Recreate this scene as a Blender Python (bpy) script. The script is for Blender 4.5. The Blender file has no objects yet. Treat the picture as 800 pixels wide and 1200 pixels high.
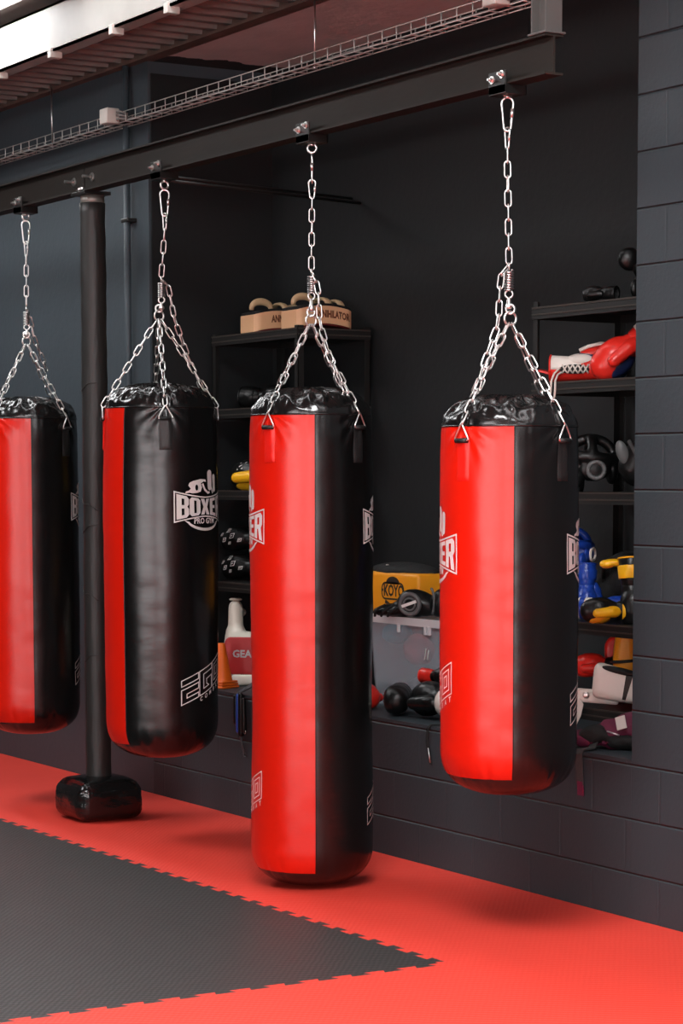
import bpy, bmesh, math, random
from math import sin, cos, pi, radians, sqrt, atan2, degrees
from mathutils import Vector, Matrix, noise, Euler
from mathutils.bvhtree import BVHTree

random.seed(7)
S = bpy.context.scene
COL = S.collection

# ------------------------------------------------------------------ materials
def new_mat(name):
    m = bpy.data.materials.new(name)
    m.use_nodes = True
    nt = m.node_tree
    return m, nt, nt.nodes, nt.links, nt.nodes['Principled BSDF']

def mat(name, col, rough=0.5, metal=0.0, bump=0.0, bscale=40.0, var=0.0, vscale=6.0, coat=0.0, spec=0.5, stretch=None, sheen=0.0):
    m, nt, N, L, b = new_mat(name)
    b.inputs['Base Color'].default_value = (*col, 1)
    b.inputs['Roughness'].default_value = rough
    b.inputs['Metallic'].default_value = metal
    b.inputs['Specular IOR Level'].default_value = spec
    if coat:
        b.inputs['Coat Weight'].default_value = coat
        b.inputs['Coat Roughness'].default_value = 0.12
    tc = N.new('ShaderNodeTexCoord')
    src = tc.outputs['Object']
    if stretch:
        mp = N.new('ShaderNodeMapping'); mp.inputs['Scale'].default_value = stretch
        L.new(src, mp.inputs['Vector']); src = mp.outputs['Vector']
    nz = N.new('ShaderNodeTexNoise'); nz.inputs['Scale'].default_value = vscale; nz.inputs['Detail'].default_value = 5
    L.new(src, nz.inputs['Vector'])
    if var:
        mx = N.new('ShaderNodeMix'); mx.data_type = 'RGBA'
        mx.inputs['A'].default_value = (*[c * (1 - var) for c in col], 1)
        mx.inputs['B'].default_value = (*[min(1, c * (1 + var)) for c in col], 1)
        L.new(nz.outputs['Fac'], mx.inputs['Factor'])
        L.new(mx.outputs['Result'], b.inputs['Base Color'])
    if bump:
        n2 = N.new('ShaderNodeTexNoise'); n2.inputs['Scale'].default_value = bscale; n2.inputs['Detail'].default_value = 4
        L.new(src, n2.inputs['Vector'])
        bp = N.new('ShaderNodeBump'); bp.inputs['Strength'].default_value = bump; bp.inputs['Distance'].default_value = 0.01
        L.new(n2.outputs['Fac'], bp.inputs['Height']); L.new(bp.outputs['Normal'], b.inputs['Normal'])
    return m

def emis(name, col, strength):
    m, nt, N, L, b = new_mat(name)
    b.inputs['Base Color'].default_value = (0.8, 0.8, 0.8, 1)
    b.inputs['Emission Color'].default_value = (*col, 1)
    b.inputs['Emission Strength'].default_value = strength
    return m

def block_mat(name, col):
    """painted concrete block in running bond: mortar grooves as relief"""
    m, nt, N, L, b = new_mat(name)
    b.inputs['Roughness'].default_value = 0.55
    b.inputs['Specular IOR Level'].default_value = 0.35
    tc = N.new('ShaderNodeTexCoord')
    sp = N.new('ShaderNodeSeparateXYZ'); L.new(tc.outputs['Object'], sp.inputs[0])
    ad = N.new('ShaderNodeMath'); ad.operation = 'SUBTRACT'; ad.inputs[1].default_value = 0.165
    L.new(sp.outputs['Z'], ad.inputs[0])
    ax = N.new('ShaderNodeMath'); ax.operation = 'ADD'; ax.inputs[1].default_value = 20.08
    L.new(sp.outputs['X'], ax.inputs[0])
    cb = N.new('ShaderNodeCombineXYZ'); L.new(ax.outputs[0], cb.inputs['X']); L.new(ad.outputs[0], cb.inputs['Y'])
    br = N.new('ShaderNodeTexBrick')
    br.offset = 0.5; br.squash = 1.0
    br.inputs['Scale'].default_value = 1.0
    br.inputs['Mortar Size'].default_value = 0.006
    br.inputs['Mortar Smooth'].default_value = 0.4
    br.inputs['Brick Width'].default_value = 0.4
    br.inputs['Row Height'].default_value = 0.2
    L.new(cb.outputs[0], br.inputs['Vector'])
    nz = N.new('ShaderNodeTexNoise'); nz.inputs['Scale'].default_value = 3.0; nz.inputs['Detail'].default_value = 6
    L.new(tc.outputs['Object'], nz.inputs['Vector'])
    mx = N.new('ShaderNodeMix'); mx.data_type = 'RGBA'
    mx.inputs['A'].default_value = (*[c * 0.9 for c in col], 1); mx.inputs['B'].default_value = (*[c * 1.1 for c in col], 1)
    L.new(nz.outputs['Fac'], mx.inputs['Factor'])
    L.new(mx.outputs['Result'], b.inputs['Base Color'])
    n2 = N.new('ShaderNodeTexNoise'); n2.inputs['Scale'].default_value = 60; n2.inputs['Detail'].default_value = 4
    L.new(tc.outputs['Object'], n2.inputs['Vector'])
    def mth(op, a, b_=None):
        q = N.new('ShaderNodeMath'); q.operation = op
        for i_, v_ in enumerate((a, b_)):
            if v_ is None: continue
            if isinstance(v_, (int, float)): q.inputs[i_].default_value = v_
            else: L.new(v_, q.inputs[i_])
        return q.outputs[0]
    pp = mth('PINGPONG', ad.outputs[0], 0.1)            # distance to the nearest bed joint
    bed = mth('SUBTRACT', 1.0, mth('MINIMUM', mth('DIVIDE', pp, 0.006), 1.0))
    grv = mth('MAXIMUM', bed, mth('MULTIPLY', br.outputs['Fac'], 0.22))
    inv = N.new('ShaderNodeMath'); inv.operation = 'MULTIPLY_ADD'; inv.inputs[1].default_value = -1.0; inv.inputs[2].default_value = 1.0
    L.new(grv, inv.inputs[0])
    sm = N.new('ShaderNodeMath'); sm.operation = 'MULTIPLY_ADD'; sm.inputs[1].default_value = 0.08
    L.new(n2.outputs['Fac'], sm.inputs[0]); L.new(inv.outputs[0], sm.inputs[2])
    bp = N.new('ShaderNodeBump'); bp.inputs['Strength'].default_value = 1.0; bp.inputs['Distance'].default_value = 0.012
    L.new(sm.outputs[0], bp.inputs['Height']); L.new(bp.outputs['Normal'], b.inputs['Normal'])
    return m

def painted_soffit(m):
    nt = m.node_tree; N = nt.nodes; L = nt.links; b = N['Principled BSDF']
    src = b.inputs['Base Color'].links[0].from_socket
    tc = N.new('ShaderNodeTexCoord'); sp = N.new('ShaderNodeSeparateXYZ'); L.new(tc.outputs['Object'], sp.inputs[0])
    nz = N.new('ShaderNodeTexNoise'); nz.inputs['Scale'].default_value = 5; nz.inputs['Detail'].default_value = 8; L.new(tc.outputs['Object'], nz.inputs['Vector'])
    a = N.new('ShaderNodeMath'); a.operation = 'MULTIPLY_ADD'; a.inputs[1].default_value = 0.22; L.new(nz.outputs['Fac'], a.inputs[0]); L.new(sp.outputs['X'], a.inputs[2])
    c = N.new('ShaderNodeMath'); c.operation = 'GREATER_THAN'; c.inputs[1].default_value = -10.30; L.new(a.outputs[0], c.inputs[0])
    mx = N.new('ShaderNodeMix'); mx.data_type = 'RGBA'; mx.inputs['A'].default_value = (0.012, 0.012, 0.013, 1)
    L.new(c.outputs[0], mx.inputs['Factor']); L.new(src, mx.inputs['B']); L.new(mx.outputs['Result'], b.inputs['Base Color'])

def mat_foam(name, col, rough, var=0.06):
    """foam sport mat with the fine diagonal rib pattern as relief"""
    m, nt, N, L, b = new_mat(name)
    b.inputs['Roughness'].default_value = rough
    b.inputs['Specular IOR Level'].default_value = 0.45
    tc = N.new('ShaderNodeTexCoord')
    nz = N.new('ShaderNodeTexNoise'); nz.inputs['Scale'].default_value = 2.2; nz.inputs['Detail'].default_value = 7
    L.new(tc.outputs['Object'], nz.inputs['Vector'])
    mx = N.new('ShaderNodeMix'); mx.data_type = 'RGBA'
    mx.inputs['A'].default_value = (*[c * (1 - var) for c in col], 1); mx.inputs['B'].default_value = (*[min(1, c * (1 + var)) for c in col], 1)
    L.new(nz.outputs['Fac'], mx.inputs['Factor']); L.new(mx.outputs['Result'], b.inputs['Base Color'])
    mp = N.new('ShaderNodeMapping'); mp.inputs['Rotation'].default_value = (0, 0, radians(38))
    L.new(tc.outputs['Object'], mp.inputs['Vector'])
    w1 = N.new('ShaderNodeTexWave'); w1.inputs['Scale'].default_value = 11; w1.inputs['Distortion'].default_value = 1.2; w1.inputs['Detail'].default_value = 2
    L.new(mp.outputs['Vector'], w1.inputs['Vector'])
    w2 = N.new('ShaderNodeTexWave'); w2.bands_direction = 'Y'; w2.inputs['Scale'].default_value = 17; w2.inputs['Distortion'].default_value = 2.5; w2.inputs['Detail'].default_value = 3
    L.new(mp.outputs['Vector'], w2.inputs['Vector'])
    ad = N.new('ShaderNodeMath'); ad.operation = 'MULTIPLY_ADD'; ad.inputs[1].default_value = 0.5
    L.new(w2.outputs['Fac'], ad.inputs[0]); L.new(w1.outputs['Fac'], ad.inputs[2])
    bp = N.new('ShaderNodeBump'); bp.inputs['Strength'].default_value = 0.28; bp.inputs['Distance'].default_value = 0.004
    L.new(ad.outputs[0], bp.inputs['Height']); L.new(bp.outputs['Normal'], b.inputs['Normal'])
    return m

M = {}
M['wall'] = block_mat('painted_block', (0.031, 0.041, 0.048))
M['wall_plain'] = mat('painted_render', (0.048, 0.062, 0.073), 0.55, bump=0.15, bscale=30, var=0.08, vscale=1.5, spec=0.35)
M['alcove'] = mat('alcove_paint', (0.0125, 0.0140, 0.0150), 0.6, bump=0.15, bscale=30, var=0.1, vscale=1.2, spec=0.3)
M['red_mat'] = mat_foam('red_foam', (0.84, 0.058, 0.036), 0.55)
M['black_mat'] = mat_foam('black_foam', (0.034, 0.034, 0.033), 0.5, 0.12)
M['concrete'] = mat('concrete', (0.25, 0.24, 0.23), 0.9, bump=0.3, var=0.15)
M['plaster'] = mat('gym_plaster', (0.05, 0.05, 0.055), 0.8, var=0.05)
M['soffit'] = mat('raw_soffit', (0.62, 0.54, 0.52), 0.9, bump=0.3, bscale=20, var=0.22, vscale=4)
painted_soffit(M['soffit'])
M['deck'] = mat('rusty_deck', (0.24, 0.20, 0.185), 0.6, var=0.3, vscale=5, bump=0.1)
M['rust'] = mat('rusty_angle', (0.12, 0.075, 0.06), 0.75, var=0.5, vscale=9, bump=0.4, bscale=60)
M['white_steel'] = mat('white_painted_steel', (0.42, 0.41, 0.38), 0.5, var=0.35, vscale=2.2)
M['roof'] = mat('roof_panel', (0.20, 0.165, 0.15), 0.8, var=0.15)
M['beam'] = mat('dark_steel_beam', (0.019, 0.0155, 0.013), 0.6, metal=0.0, var=0.5, vscale=3, bump=0.08, bscale=25, stretch=(0.5, 2, 2), spec=0.22)
M['post_steel'] = mat('grey_steel', (0.11, 0.105, 0.10), 0.5, metal=0.4, var=0.15)
M['collar'] = mat('collar_steel', (0.25, 0.235, 0.21), 0.45, metal=0.5, var=0.2)
M['pad'] = mat('post_wrap', (0.017, 0.016, 0.015), 0.5, bump=0.35, bscale=12, stretch=(3, 3, 0.6))
M['wrap'] = mat('shiny_black_wrap', (0.006, 0.006, 0.006), 0.16, bump=0.7, bscale=9, stretch=(1, 1, 1.6))
M['chrome'] = mat('zinc_steel', (0.86, 0.85, 0.83), 0.3, metal=1.0, var=0.1, vscale=60)
M['darkchrome'] = mat('spring_steel', (0.55, 0.54, 0.53), 0.28, metal=1.0)
M['tray'] = mat('tray_wire_zinc', (0.55, 0.54, 0.51), 0.4, metal=0.6)
M['box'] = mat('junction_box_plastic', (0.62, 0.58, 0.53), 0.5, var=0.05)
M['bracket'] = mat('black_bracket', (0.018, 0.017, 0.016), 0.4, metal=0.4)
M['cable'] = mat('grey_cable', (0.22, 0.2, 0.19), 0.5)
M['vinyl_red'] = mat('red_vinyl', (0.64, 0.0095, 0.0015), 0.31, bump=0.10, bscale=9, spec=0.5, stretch=(1, 1, 2.2))
M['vinyl_black'] = mat('black_vinyl', (0.0030, 0.0028, 0.0028), 0.27, bump=0.10, bscale=9, spec=0.58, stretch=(1, 1, 2.2))
M['cover_black'] = mat('black_gloss_cover', (0.006, 0.006, 0.006), 0.2, bump=0.35, bscale=14, spec=0.6)
M['webbing'] = mat('black_webbing', (0.010, 0.010, 0.010), 0.5, bump=0.2, bscale=120)
M['strap_red'] = mat('red_webbing', (0.72, 0.010, 0.004), 0.42, bump=0.15, bscale=90)
M['print_white'] = mat('white_print', (0.66, 0.62, 0.60), 0.5)
M['print_pink'] = mat('white_print_thin', (0.86, 0.62, 0.58), 0.5)
M['print_dark'] = mat('dark_print', (0.02, 0.014, 0.01), 0.6)
M['print_tan'] = mat('brown_print', (0.16, 0.05, 0.02), 0.6)
M['print_grey'] = mat('grey_print', (0.45, 0.45, 0.45), 0.5)
M['shelf'] = mat('black_shelf_steel', (0.007, 0.0065, 0.006), 0.5, metal=0.0, bump=0.05)
M['shelf_lip'] = mat('worn_shelf_lip', (0.07, 0.06, 0.052), 0.35, metal=0.4)
def lea(n, c, r=0.33): return mat(n, c, r, bump=0.25, bscale=30, spec=0.35)
M['l_black'] = lea('black_leather', (0.0035, 0.0035, 0.0035), 0.34)
M['l_red'] = lea('red_leather', (0.62, 0.022, 0.014), 0.3)
M['l_white'] = lea('white_leather', (0.72, 0.66, 0.60), 0.42)
M['l_blue'] = lea('blue_leather', (0.010, 0.045, 0.30), 0.3)
M['l_teal'] = lea('teal_leather', (0.02, 0.17, 0.30), 0.3)
M['l_navy'] = lea('navy_leather', (0.012, 0.02, 0.07), 0.35)
M['l_yellow'] = lea('yellow_leather', (0.85, 0.45, 0.012), 0.35)
M['l_amber'] = lea('amber_leather', (0.78, 0.30, 0.012), 0.4)
M['l_orange'] = lea('orange_leather', (0.75, 0.13, 0.02), 0.4)
M['l_tan'] = lea('tan_leather', (0.78, 0.45, 0.25), 0.5)
M['l_beige'] = lea('beige_leather', (0.62, 0.44, 0.25), 0.5)
M['l_maroon'] = lea('maroon_leather', (0.13, 0.012, 0.012), 0.45)
M['l_grey'] = lea('grey_leather', (0.10, 0.10, 0.10), 0.4)
M['lace'] = mat('cream_lace', (0.66, 0.58, 0.52), 0.8, bump=0.4, bscale=150)
M['plum'] = mat('plum_fabric', (0.11, 0.005, 0.033), 0.7, bump=0.5, bscale=25)
M['fab_black'] = mat('black_fabric', (0.004, 0.004, 0.004), 0.8, bump=0.5, bscale=40)
M['fab_grey'] = mat('grey_fabric', (0.04, 0.038, 0.038), 0.8, bump=0.4, bscale=40)
M['tag_white'] = mat('white_tag', (0.6, 0.57, 0.53), 0.7)
M['cone'] = mat('orange_cone_plastic', (0.90, 0.16, 0.01), 0.4)
M['moulded'] = mat('white_moulded_plastic', (0.78, 0.74, 0.64), 0.32)
M['red_pad'] = mat('red_pad_vinyl', (0.42, 0.02, 0.022), 0.42, bump=0.1)
M['cord'] = mat('dark_cord', (0.05, 0.045, 0.05), 0.6)
M['blue_plastic'] = mat('blue_plastic', (0.02, 0.06, 0.30), 0.4)
M['mesh_black'] = mat('black_inner', (0.004, 0.004, 0.004), 0.8)
M['cyan'] = mat('cyan_cloth', (0.08, 0.33, 0.42), 0.7)
M['rose'] = mat('rose_cloth', (0.42, 0.08, 0.10), 0.7)
M['greycloth'] = mat('grey_cloth', (0.25, 0.25, 0.26), 0.7)
M['skylight'] = emis('skylight_daylight', (0.98, 0.99, 1.0), 17.0)
M['skylight_far'] = emis('skylight_daylight_far', (0.98, 0.99, 1.0), 16.0)
M['skylight_main'] = emis('skylight_daylight_main', (0.98, 0.99, 1.0), 34.0)
M['skylight_dim'] = emis('skylight_daylight_dim', (0.98, 0.99, 1.0), 6.0)
M['window'] = emis('door_daylight', (1.0, 1.0, 1.0), 7.5)

def clear_plastic():
    m, nt, N, L, b = new_mat('clear_bin_plastic')
    b.inputs['Base Color'].default_value = (0.62, 0.66, 0.72, 1)
    b.inputs['Roughness'].default_value = 0.22
    tr = N.new('ShaderNodeBsdfTransparent'); tr.inputs['Color'].default_value = (0.93, 0.95, 0.97, 1)
    mx = N.new('ShaderNodeMixShader'); mx.inputs['Fac'].default_value = 0.30
    out = N['Material Output']
    L.new(tr.outputs[0], mx.inputs[1]); L.new(b.outputs[0], mx.inputs[2]); L.new(mx.outputs[0], out.inputs['Surface'])
    return m
M['clear'] = clear_plastic()
M['clear_rim'] = mat('frosted_rim_plastic', (0.62, 0.62, 0.64), 0.35)

# ------------------------------------------------------------------ geometry helpers
def nb(): return bmesh.new()

def box(bm, c, s, rot=None, bevel=0.0, seg=2):
    r = bmesh.ops.create_cube(bm, size=1.0)
    vs = r['verts']
    mtx = Matrix.Translation(Vector(c)) @ (rot.to_4x4() if rot else Matrix()) @ Matrix.Diagonal((s[0], s[1], s[2], 1))
    bmesh.ops.transform(bm, matrix=mtx, verts=vs)
    if bevel:
        es = list({e for v in vs for e in v.link_edges})
        bmesh.ops.bevel(bm, geom=es, offset=bevel, segments=seg, affect='EDGES', profile=0.5)

def box2(bm, a, b, bevel=0.0, seg=2):
    box(bm, [(p + q) / 2 for p, q in zip(a, b)], [abs(q - p) for p, q in zip(a, b)], None, bevel, seg)

def tube(bm, pts, r, seg=8, closed=False, cap=True):
    pts = [Vector(p) for p in pts]
    n = len(pts)
    rr = r if isinstance(r, (list, tuple)) else [r] * n
    tang = []
    for i in range(n):
        if closed: t = pts[(i + 1) % n] - pts[i - 1]
        else: t = pts[min(i + 1, n - 1)] - pts[max(i - 1, 0)]
        tang.append(t.normalized() if t.length > 1e-9 else Vector((0, 0, 1)))
    a = Vector((0, 0, 1)) if abs(tang[0].z) < 0.9 else Vector((1, 0, 0))
    nrm = (a - tang[0] * a.dot(tang[0])).normalized()
    rings = []
    for i in range(n):
        nrm = nrm - tang[i] * nrm.dot(tang[i])
        nrm = nrm.normalized() if nrm.length > 1e-9 else tang[i].orthogonal().normalized()
        bn = tang[i].cross(nrm)
        rings.append([bm.verts.new(pts[i] + (nrm * cos(2 * pi * k / seg) + bn * sin(2 * pi * k / seg)) * rr[i]) for k in range(seg)])
    m = n if closed else n - 1
    for i in range(m):
        A, B = rings[i], rings[(i + 1) % n]
        for k in range(seg):
            bm.faces.new((A[k], A[(k + 1) % seg], B[(k + 1) % seg], B[k]))
    if cap and not closed:
        bm.faces.new(list(reversed(rings[0]))); bm.faces.new(rings[-1])

def lathe(bm, prof, seg=32, c=(0, 0, 0), axis='Z', cap=True):
    c = Vector(c); rings = []
    def P(r, h, a):
        if axis == 'Z': return c + Vector((r * cos(a), r * sin(a), h))
        if axis == 'X': return c + Vector((h, r * cos(a), r * sin(a)))
        return c + Vector((r * sin(a), h, r * cos(a)))
    for r, h in prof:
        if r < 1e-6: rings.append([bm.verts.new(P(0, h, 0))])
        else: rings.append([bm.verts.new(P(r, h, 2 * pi * k / seg)) for k in range(seg)])
    for A, B in zip(rings, rings[1:]):
        for k in range(seg):
            q = [A[k % len(A)], A[(k + 1) % seg % len(A)], B[(k + 1) % seg % len(B)], B[k % len(B)]]
            u = []
            for v in q:
                if v not in u: u.append(v)
            if len(u) > 2: bm.faces.new(u)
    if cap:
        if len(rings[0]) > 1: bm.faces.new(list(reversed(rings[0])))
        if len(rings[-1]) > 1: bm.faces.new(rings[-1])

def ell(bm, c, r, rot=None, seg=20):
    g = bmesh.ops.create_uvsphere(bm, u_segments=seg, v_segments=max(8, seg * 2 // 3), radius=1.0)
    mtx = Matrix.Translation(Vector(c)) @ (rot.to_4x4() if rot else Matrix()) @ Matrix.Diagonal((r[0], r[1], r[2], 1))
    bmesh.ops.transform(bm, matrix=mtx, verts=g['verts'])

def capsule(bm, a, b, ra, rb=None, seg=14):
    rb = ra if rb is None else rb
    a, b = Vector(a), Vector(b); d = (b - a).normalized()
    pts, rs = [], []
    for k in range(6):
        t = pi / 2 * (k / 6)
        pts.append(a - d * ra * cos(t)); rs.append(max(ra * sin(t), 1e-3))
    pts.append(a); rs.append(ra); pts.append(b); rs.append(rb)
    for k in range(1, 7):
        t = pi / 2 * (1 - k / 6)
        pts.append(b + d * rb * cos(t)); rs.append(max(rb * sin(t), 1e-3))
    tube(bm, pts, rs, seg)

def prism(bm, outline, d0, d1, plane='XZ'):
    def P(u, v, d):
        return {'XZ': (u, d, v), 'YZ': (d, u, v), 'XY': (u, v, d)}[plane]
    A = [bm.verts.new(P(u, v, d0)) for u, v in outline]
    B = [bm.verts.new(P(u, v, d1)) for u, v in outline]
    n = len(outline)
    bm.faces.new(A); bm.faces.new(list(reversed(B)))
    for i in range(n):
        bm.faces.new((A[i], B[i], B[(i + 1) % n], A[(i + 1) % n]))
    bmesh.ops.recalc_face_normals(bm, faces=bm.faces[:])

def rrect(w, h, r, n=5, c=(0, 0)):
    o = []
    for sx, sy, a0 in ((1, 1, 0), (-1, 1, 90), (-1, -1, 180), (1, -1, 270)):
        for k in range(n + 1):
            a = radians(a0 + 90 * k / n)
            o.append((c[0] + sx * (w / 2 - r) + r * cos(a), c[1] + sy * (h / 2 - r) + r * sin(a)))
    return o

def obj(name, bm, m, parent=None, smooth=True, loc=None, rot=None, mods=()):
    me = bpy.data.meshes.new(name)
    bmesh.ops.recalc_face_normals(bm, faces=bm.faces[:]) if smooth is not None else None
    bm.to_mesh(me); bm.free()
    if smooth:
        me.polygons.foreach_set('use_smooth', [True] * len(me.polygons))
    o = bpy.data.objects.new(name, me); COL.objects.link(o)
    me.materials.append(m if not isinstance(m, str) else M[m])
    if parent: o.parent = parent
    if loc is not None: o.location = loc
    if rot is not None: o.rotation_euler = rot
    return o

def sharp(o, ang=35):
    """smooth shading with hard creases above an angle"""
    me = o.data
    me.polygons.foreach_set('use_smooth', [True] * len(me.polygons))
    bm = bmesh.new(); bm.from_mesh(me)
    for e in bm.edges:
        if len(e.link_faces) == 2 and e.calc_face_angle(0) > radians(ang): e.smooth = False
    bm.to_mesh(me); bm.free()
    return o

def fuse(name, bm, m, parent=None, voxel=0.008, smooth=6, disp=0.0, dscale=12.0):
    """melt overlapping solids of one soft part into one skin"""
    me = bpy.data.meshes.new(name + '_src'); bm.to_mesh(me); bm.free()
    t = bpy.data.objects.new('source', me); COL.objects.link(t)
    r = t.modifiers.new('r', 'REMESH'); r.mode = 'VOXEL'; r.voxel_size = voxel
    s = t.modifiers.new('s', 'SMOOTH'); s.iterations = smooth; s.factor = 0.5
    dg = bpy.context.evaluated_depsgraph_get()
    new = bpy.data.meshes.new_from_object(t.evaluated_get(dg))
    bpy.data.objects.remove(t); bpy.data.meshes.remove(me)
    new.name = name
    if disp:
        for v in new.vertices:
            v.co += v.normal * disp * noise.noise(v.co * dscale)
    new.polygons.foreach_set('use_smooth', [True] * len(new.polygons))
    o = bpy.data.objects.new(name, new); COL.objects.link(o)
    new.materials.clear(); new.materials.append(M[m] if isinstance(m, str) else m)
    if parent: o.parent = parent
    return o

def thing(name, label, cat, loc=(0, 0, 0), rot=(0, 0, 0), group=None):
    o = bpy.data.objects.new(name, None); COL.objects.link(o)
    o.empty_display_size = 0.05
    o.location = loc; o.rotation_euler = rot
    o['label'] = label; o['category'] = cat; o['kind'] = 'thing'
    if group: o['group'] = group
    return o

def tag(o, label, cat, group=None):
    o['label'] = label; o['category'] = cat; o['kind'] = 'thing'
    if group: o['group'] = group
    return o

def struct(name, bm, m, smooth=False):
    o = obj(name, bm, m, None, smooth)
    o['kind'] = 'structure'
    return o

# flat print shapes: list of closed outlines (even-odd holes) and text
def flat(outlines=(), texts=(), step=0.012, shear=0.0):
    """2-D filled outlines / text -> bmesh in the XY plane, cut finely in x and y so it can follow a curved surface"""
    bm = nb()
    def take(cu):
        t = bpy.data.objects.new('source', cu); COL.objects.link(t)
        dg = bpy.context.evaluated_depsgraph_get()
        me = bpy.data.meshes.new_from_object(t.evaluated_get(dg))
        bm.from_mesh(me)
        bpy.data.objects.remove(t); bpy.data.meshes.remove(me); bpy.data.curves.remove(cu)
    for group in outlines:
        cu = bpy.data.curves.new('c', 'CURVE'); cu.dimensions = '2D'; cu.fill_mode = 'BOTH'
        for o in group:
            sp = cu.splines.new('POLY'); sp.points.add(len(o) - 1)
            for p, (x, y) in zip(sp.points, o): p.co = (x, y, 0, 1)
            sp.use_cyclic_u = True
        take(cu)
    for (s, size, x, y, sx, bold) in texts:
        cu = bpy.data.curves.new('t', 'FONT'); cu.body = s; cu.size = size
        cu.align_x = 'CENTER'; cu.align_y = 'CENTER'; cu.offset = bold; cu.resolution_u = 2
        n0 = len(bm.verts)
        take(cu)
        bm.verts.ensure_lookup_table()
        for v in bm.verts[n0:]:
            v.co.x = v.co.x * sx + x; v.co.y += y
    if shear:
        for v in bm.verts: v.co.y += shear * v.co.x
    if step:
        xs = [v.co.x for v in bm.verts]; ys = [v.co.y for v in bm.verts]
        for ax, lo, hi in ((0, min(xs), max(xs)), (1, min(ys), max(ys))):
            k = math.ceil(lo / step) * step
            while k < hi:
                no = (1, 0, 0) if ax == 0 else (0, 1, 0)
                co = (k, 0, 0) if ax == 0 else (0, k, 0)
                bmesh.ops.bisect_plane(bm, geom=bm.verts[:] + bm.edges[:] + bm.faces[:], plane_co=co, plane_no=no)
                k += step
    return bm

def stroke(pts, w, closed=True):
    """outline of constant width around a closed polygon: outer and inner loop"""
    n = len(pts); P = [Vector((*p, 0)) for p in pts]
    area = sum(P[i].x * P[(i + 1) % n].y - P[(i + 1) % n].x * P[i].y for i in range(n))
    s = 1 if area > 0 else -1
    out, inn = [], []
    for i in range(n):
        a, b, c = P[i - 1], P[i], P[(i + 1) % n]
        d1 = (b - a).normalized(); d2 = (c - b).normalized()
        n1 = Vector((d1.y, -d1.x, 0)) * s; n2 = Vector((d2.y, -d2.x, 0)) * s
        nn = (n1 + n2)
        k = 1.0 / max(0.35, 1 + n1.dot(n2))
        out.append(((b + nn * k * w / 2).x, (b + nn * k * w / 2).y))
        inn.append(((b - nn * k * w / 2).x, (b - nn * k * w / 2).y))
    return [out, inn]

def line(pts, w):
    """open stroke as one outline"""
    P = [Vector((*p, 0)) for p in pts]; L, R = [], []
    for i, p in enumerate(P):
        d = (P[min(i + 1, len(P) - 1)] - P[max(i - 1, 0)]).normalized()
        n = Vector((-d.y, d.x, 0)) * w / 2
        L.append(((p + n).x, (p + n).y)); R.append(((p - n).x, (p - n).y))
    return [L + R[::-1]]

def oval(cx, cy, rx, ry, n=20, rot=0):
    return [(cx + rx * cos(2 * pi * k / n) * cos(rot) - ry * sin(2 * pi * k / n) * sin(rot),
             cy + rx * cos(2 * pi * k / n) * sin(rot) + ry * sin(2 * pi * k / n) * cos(rot)) for k in range(n)]

def press(name, bm, target, parent, m, origin, udir, vdir, lift=0.0012):
    """lay a flat print onto a part's surface (coordinates of the part), shooting along -n"""
    u = Vector(udir).normalized(); v = Vector(vdir).normalized(); n = u.cross(v).normalized()
    o = Vector(origin)
    tb = bmesh.new(); tb.from_mesh(target.data); bv = BVHTree.FromBMesh(tb)
    dead = []
    for w in bm.verts:
        p = o + u * w.co.x + v * w.co.y
        hit = bv.ray_cast(p + n * 0.25, -n, 0.6)
        if hit[0] is None: dead.append(w); w.co = p
        else: w.co = hit[0] + n * lift
    if dead: bmesh.ops.delete(bm, geom=dead, context='VERTS')
    tb.free()
    return obj(name, bm, m, parent, smooth=False)

# ------------------------------------------------------------------ camera
CAM_H = 1.61
cam = bpy.data.cameras.new('camera'); co = bpy.data.objects.new('camera', cam); COL.objects.link(co)
fpx = 2707.0
F = Vector((-1670, 240, fpx)).normalized()            # along the wall, in camera terms (right, up, forward)
U = Vector((0, fpx, -240)).normalized(); U = (U - F * U.dot(F)).normalized()
X = -F
Y = Vector((X.y * U.z - X.z * U.y, X.z * U.x - X.x * U.z, X.x * U.y - X.y * U.x))
if Y.x < 0: Y = -Y
Rw = Vector((X.x, Y.x, U.x)); Uw = Vector((X.y, Y.y, U.y)); Fw = Vector((X.z, Y.z, U.z))
mw = Matrix(((Rw.x, Uw.x, -Fw.x, 0), (Rw.y, Uw.y, -Fw.y, 0), (Rw.z, Uw.z, -Fw.z, CAM_H), (0, 0, 0, 1)))
co.matrix_world = mw
cam.sensor_fit = 'AUTO'; cam.sensor_width = 36
cam.lens = fpx / 1200 * 36
cam.shift_x = -40 / 1200; cam.shift_y = 200 / 1200
cam.clip_start = 0.1; cam.clip_end = 100
S.camera = co

# ------------------------------------------------------------------ the room
W = 5.18; NL, NR = -10.60, -6.645; NB = 5.88; SILL = 0.585; CEIL = 3.68
XF, XN, YB = -15.0, 5.0, -7.0
bm = nb(); box2(bm, (XF, YB, -0.12), (XN, W + 0.9, -0.03)); struct('floor', bm, 'concrete')

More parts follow.
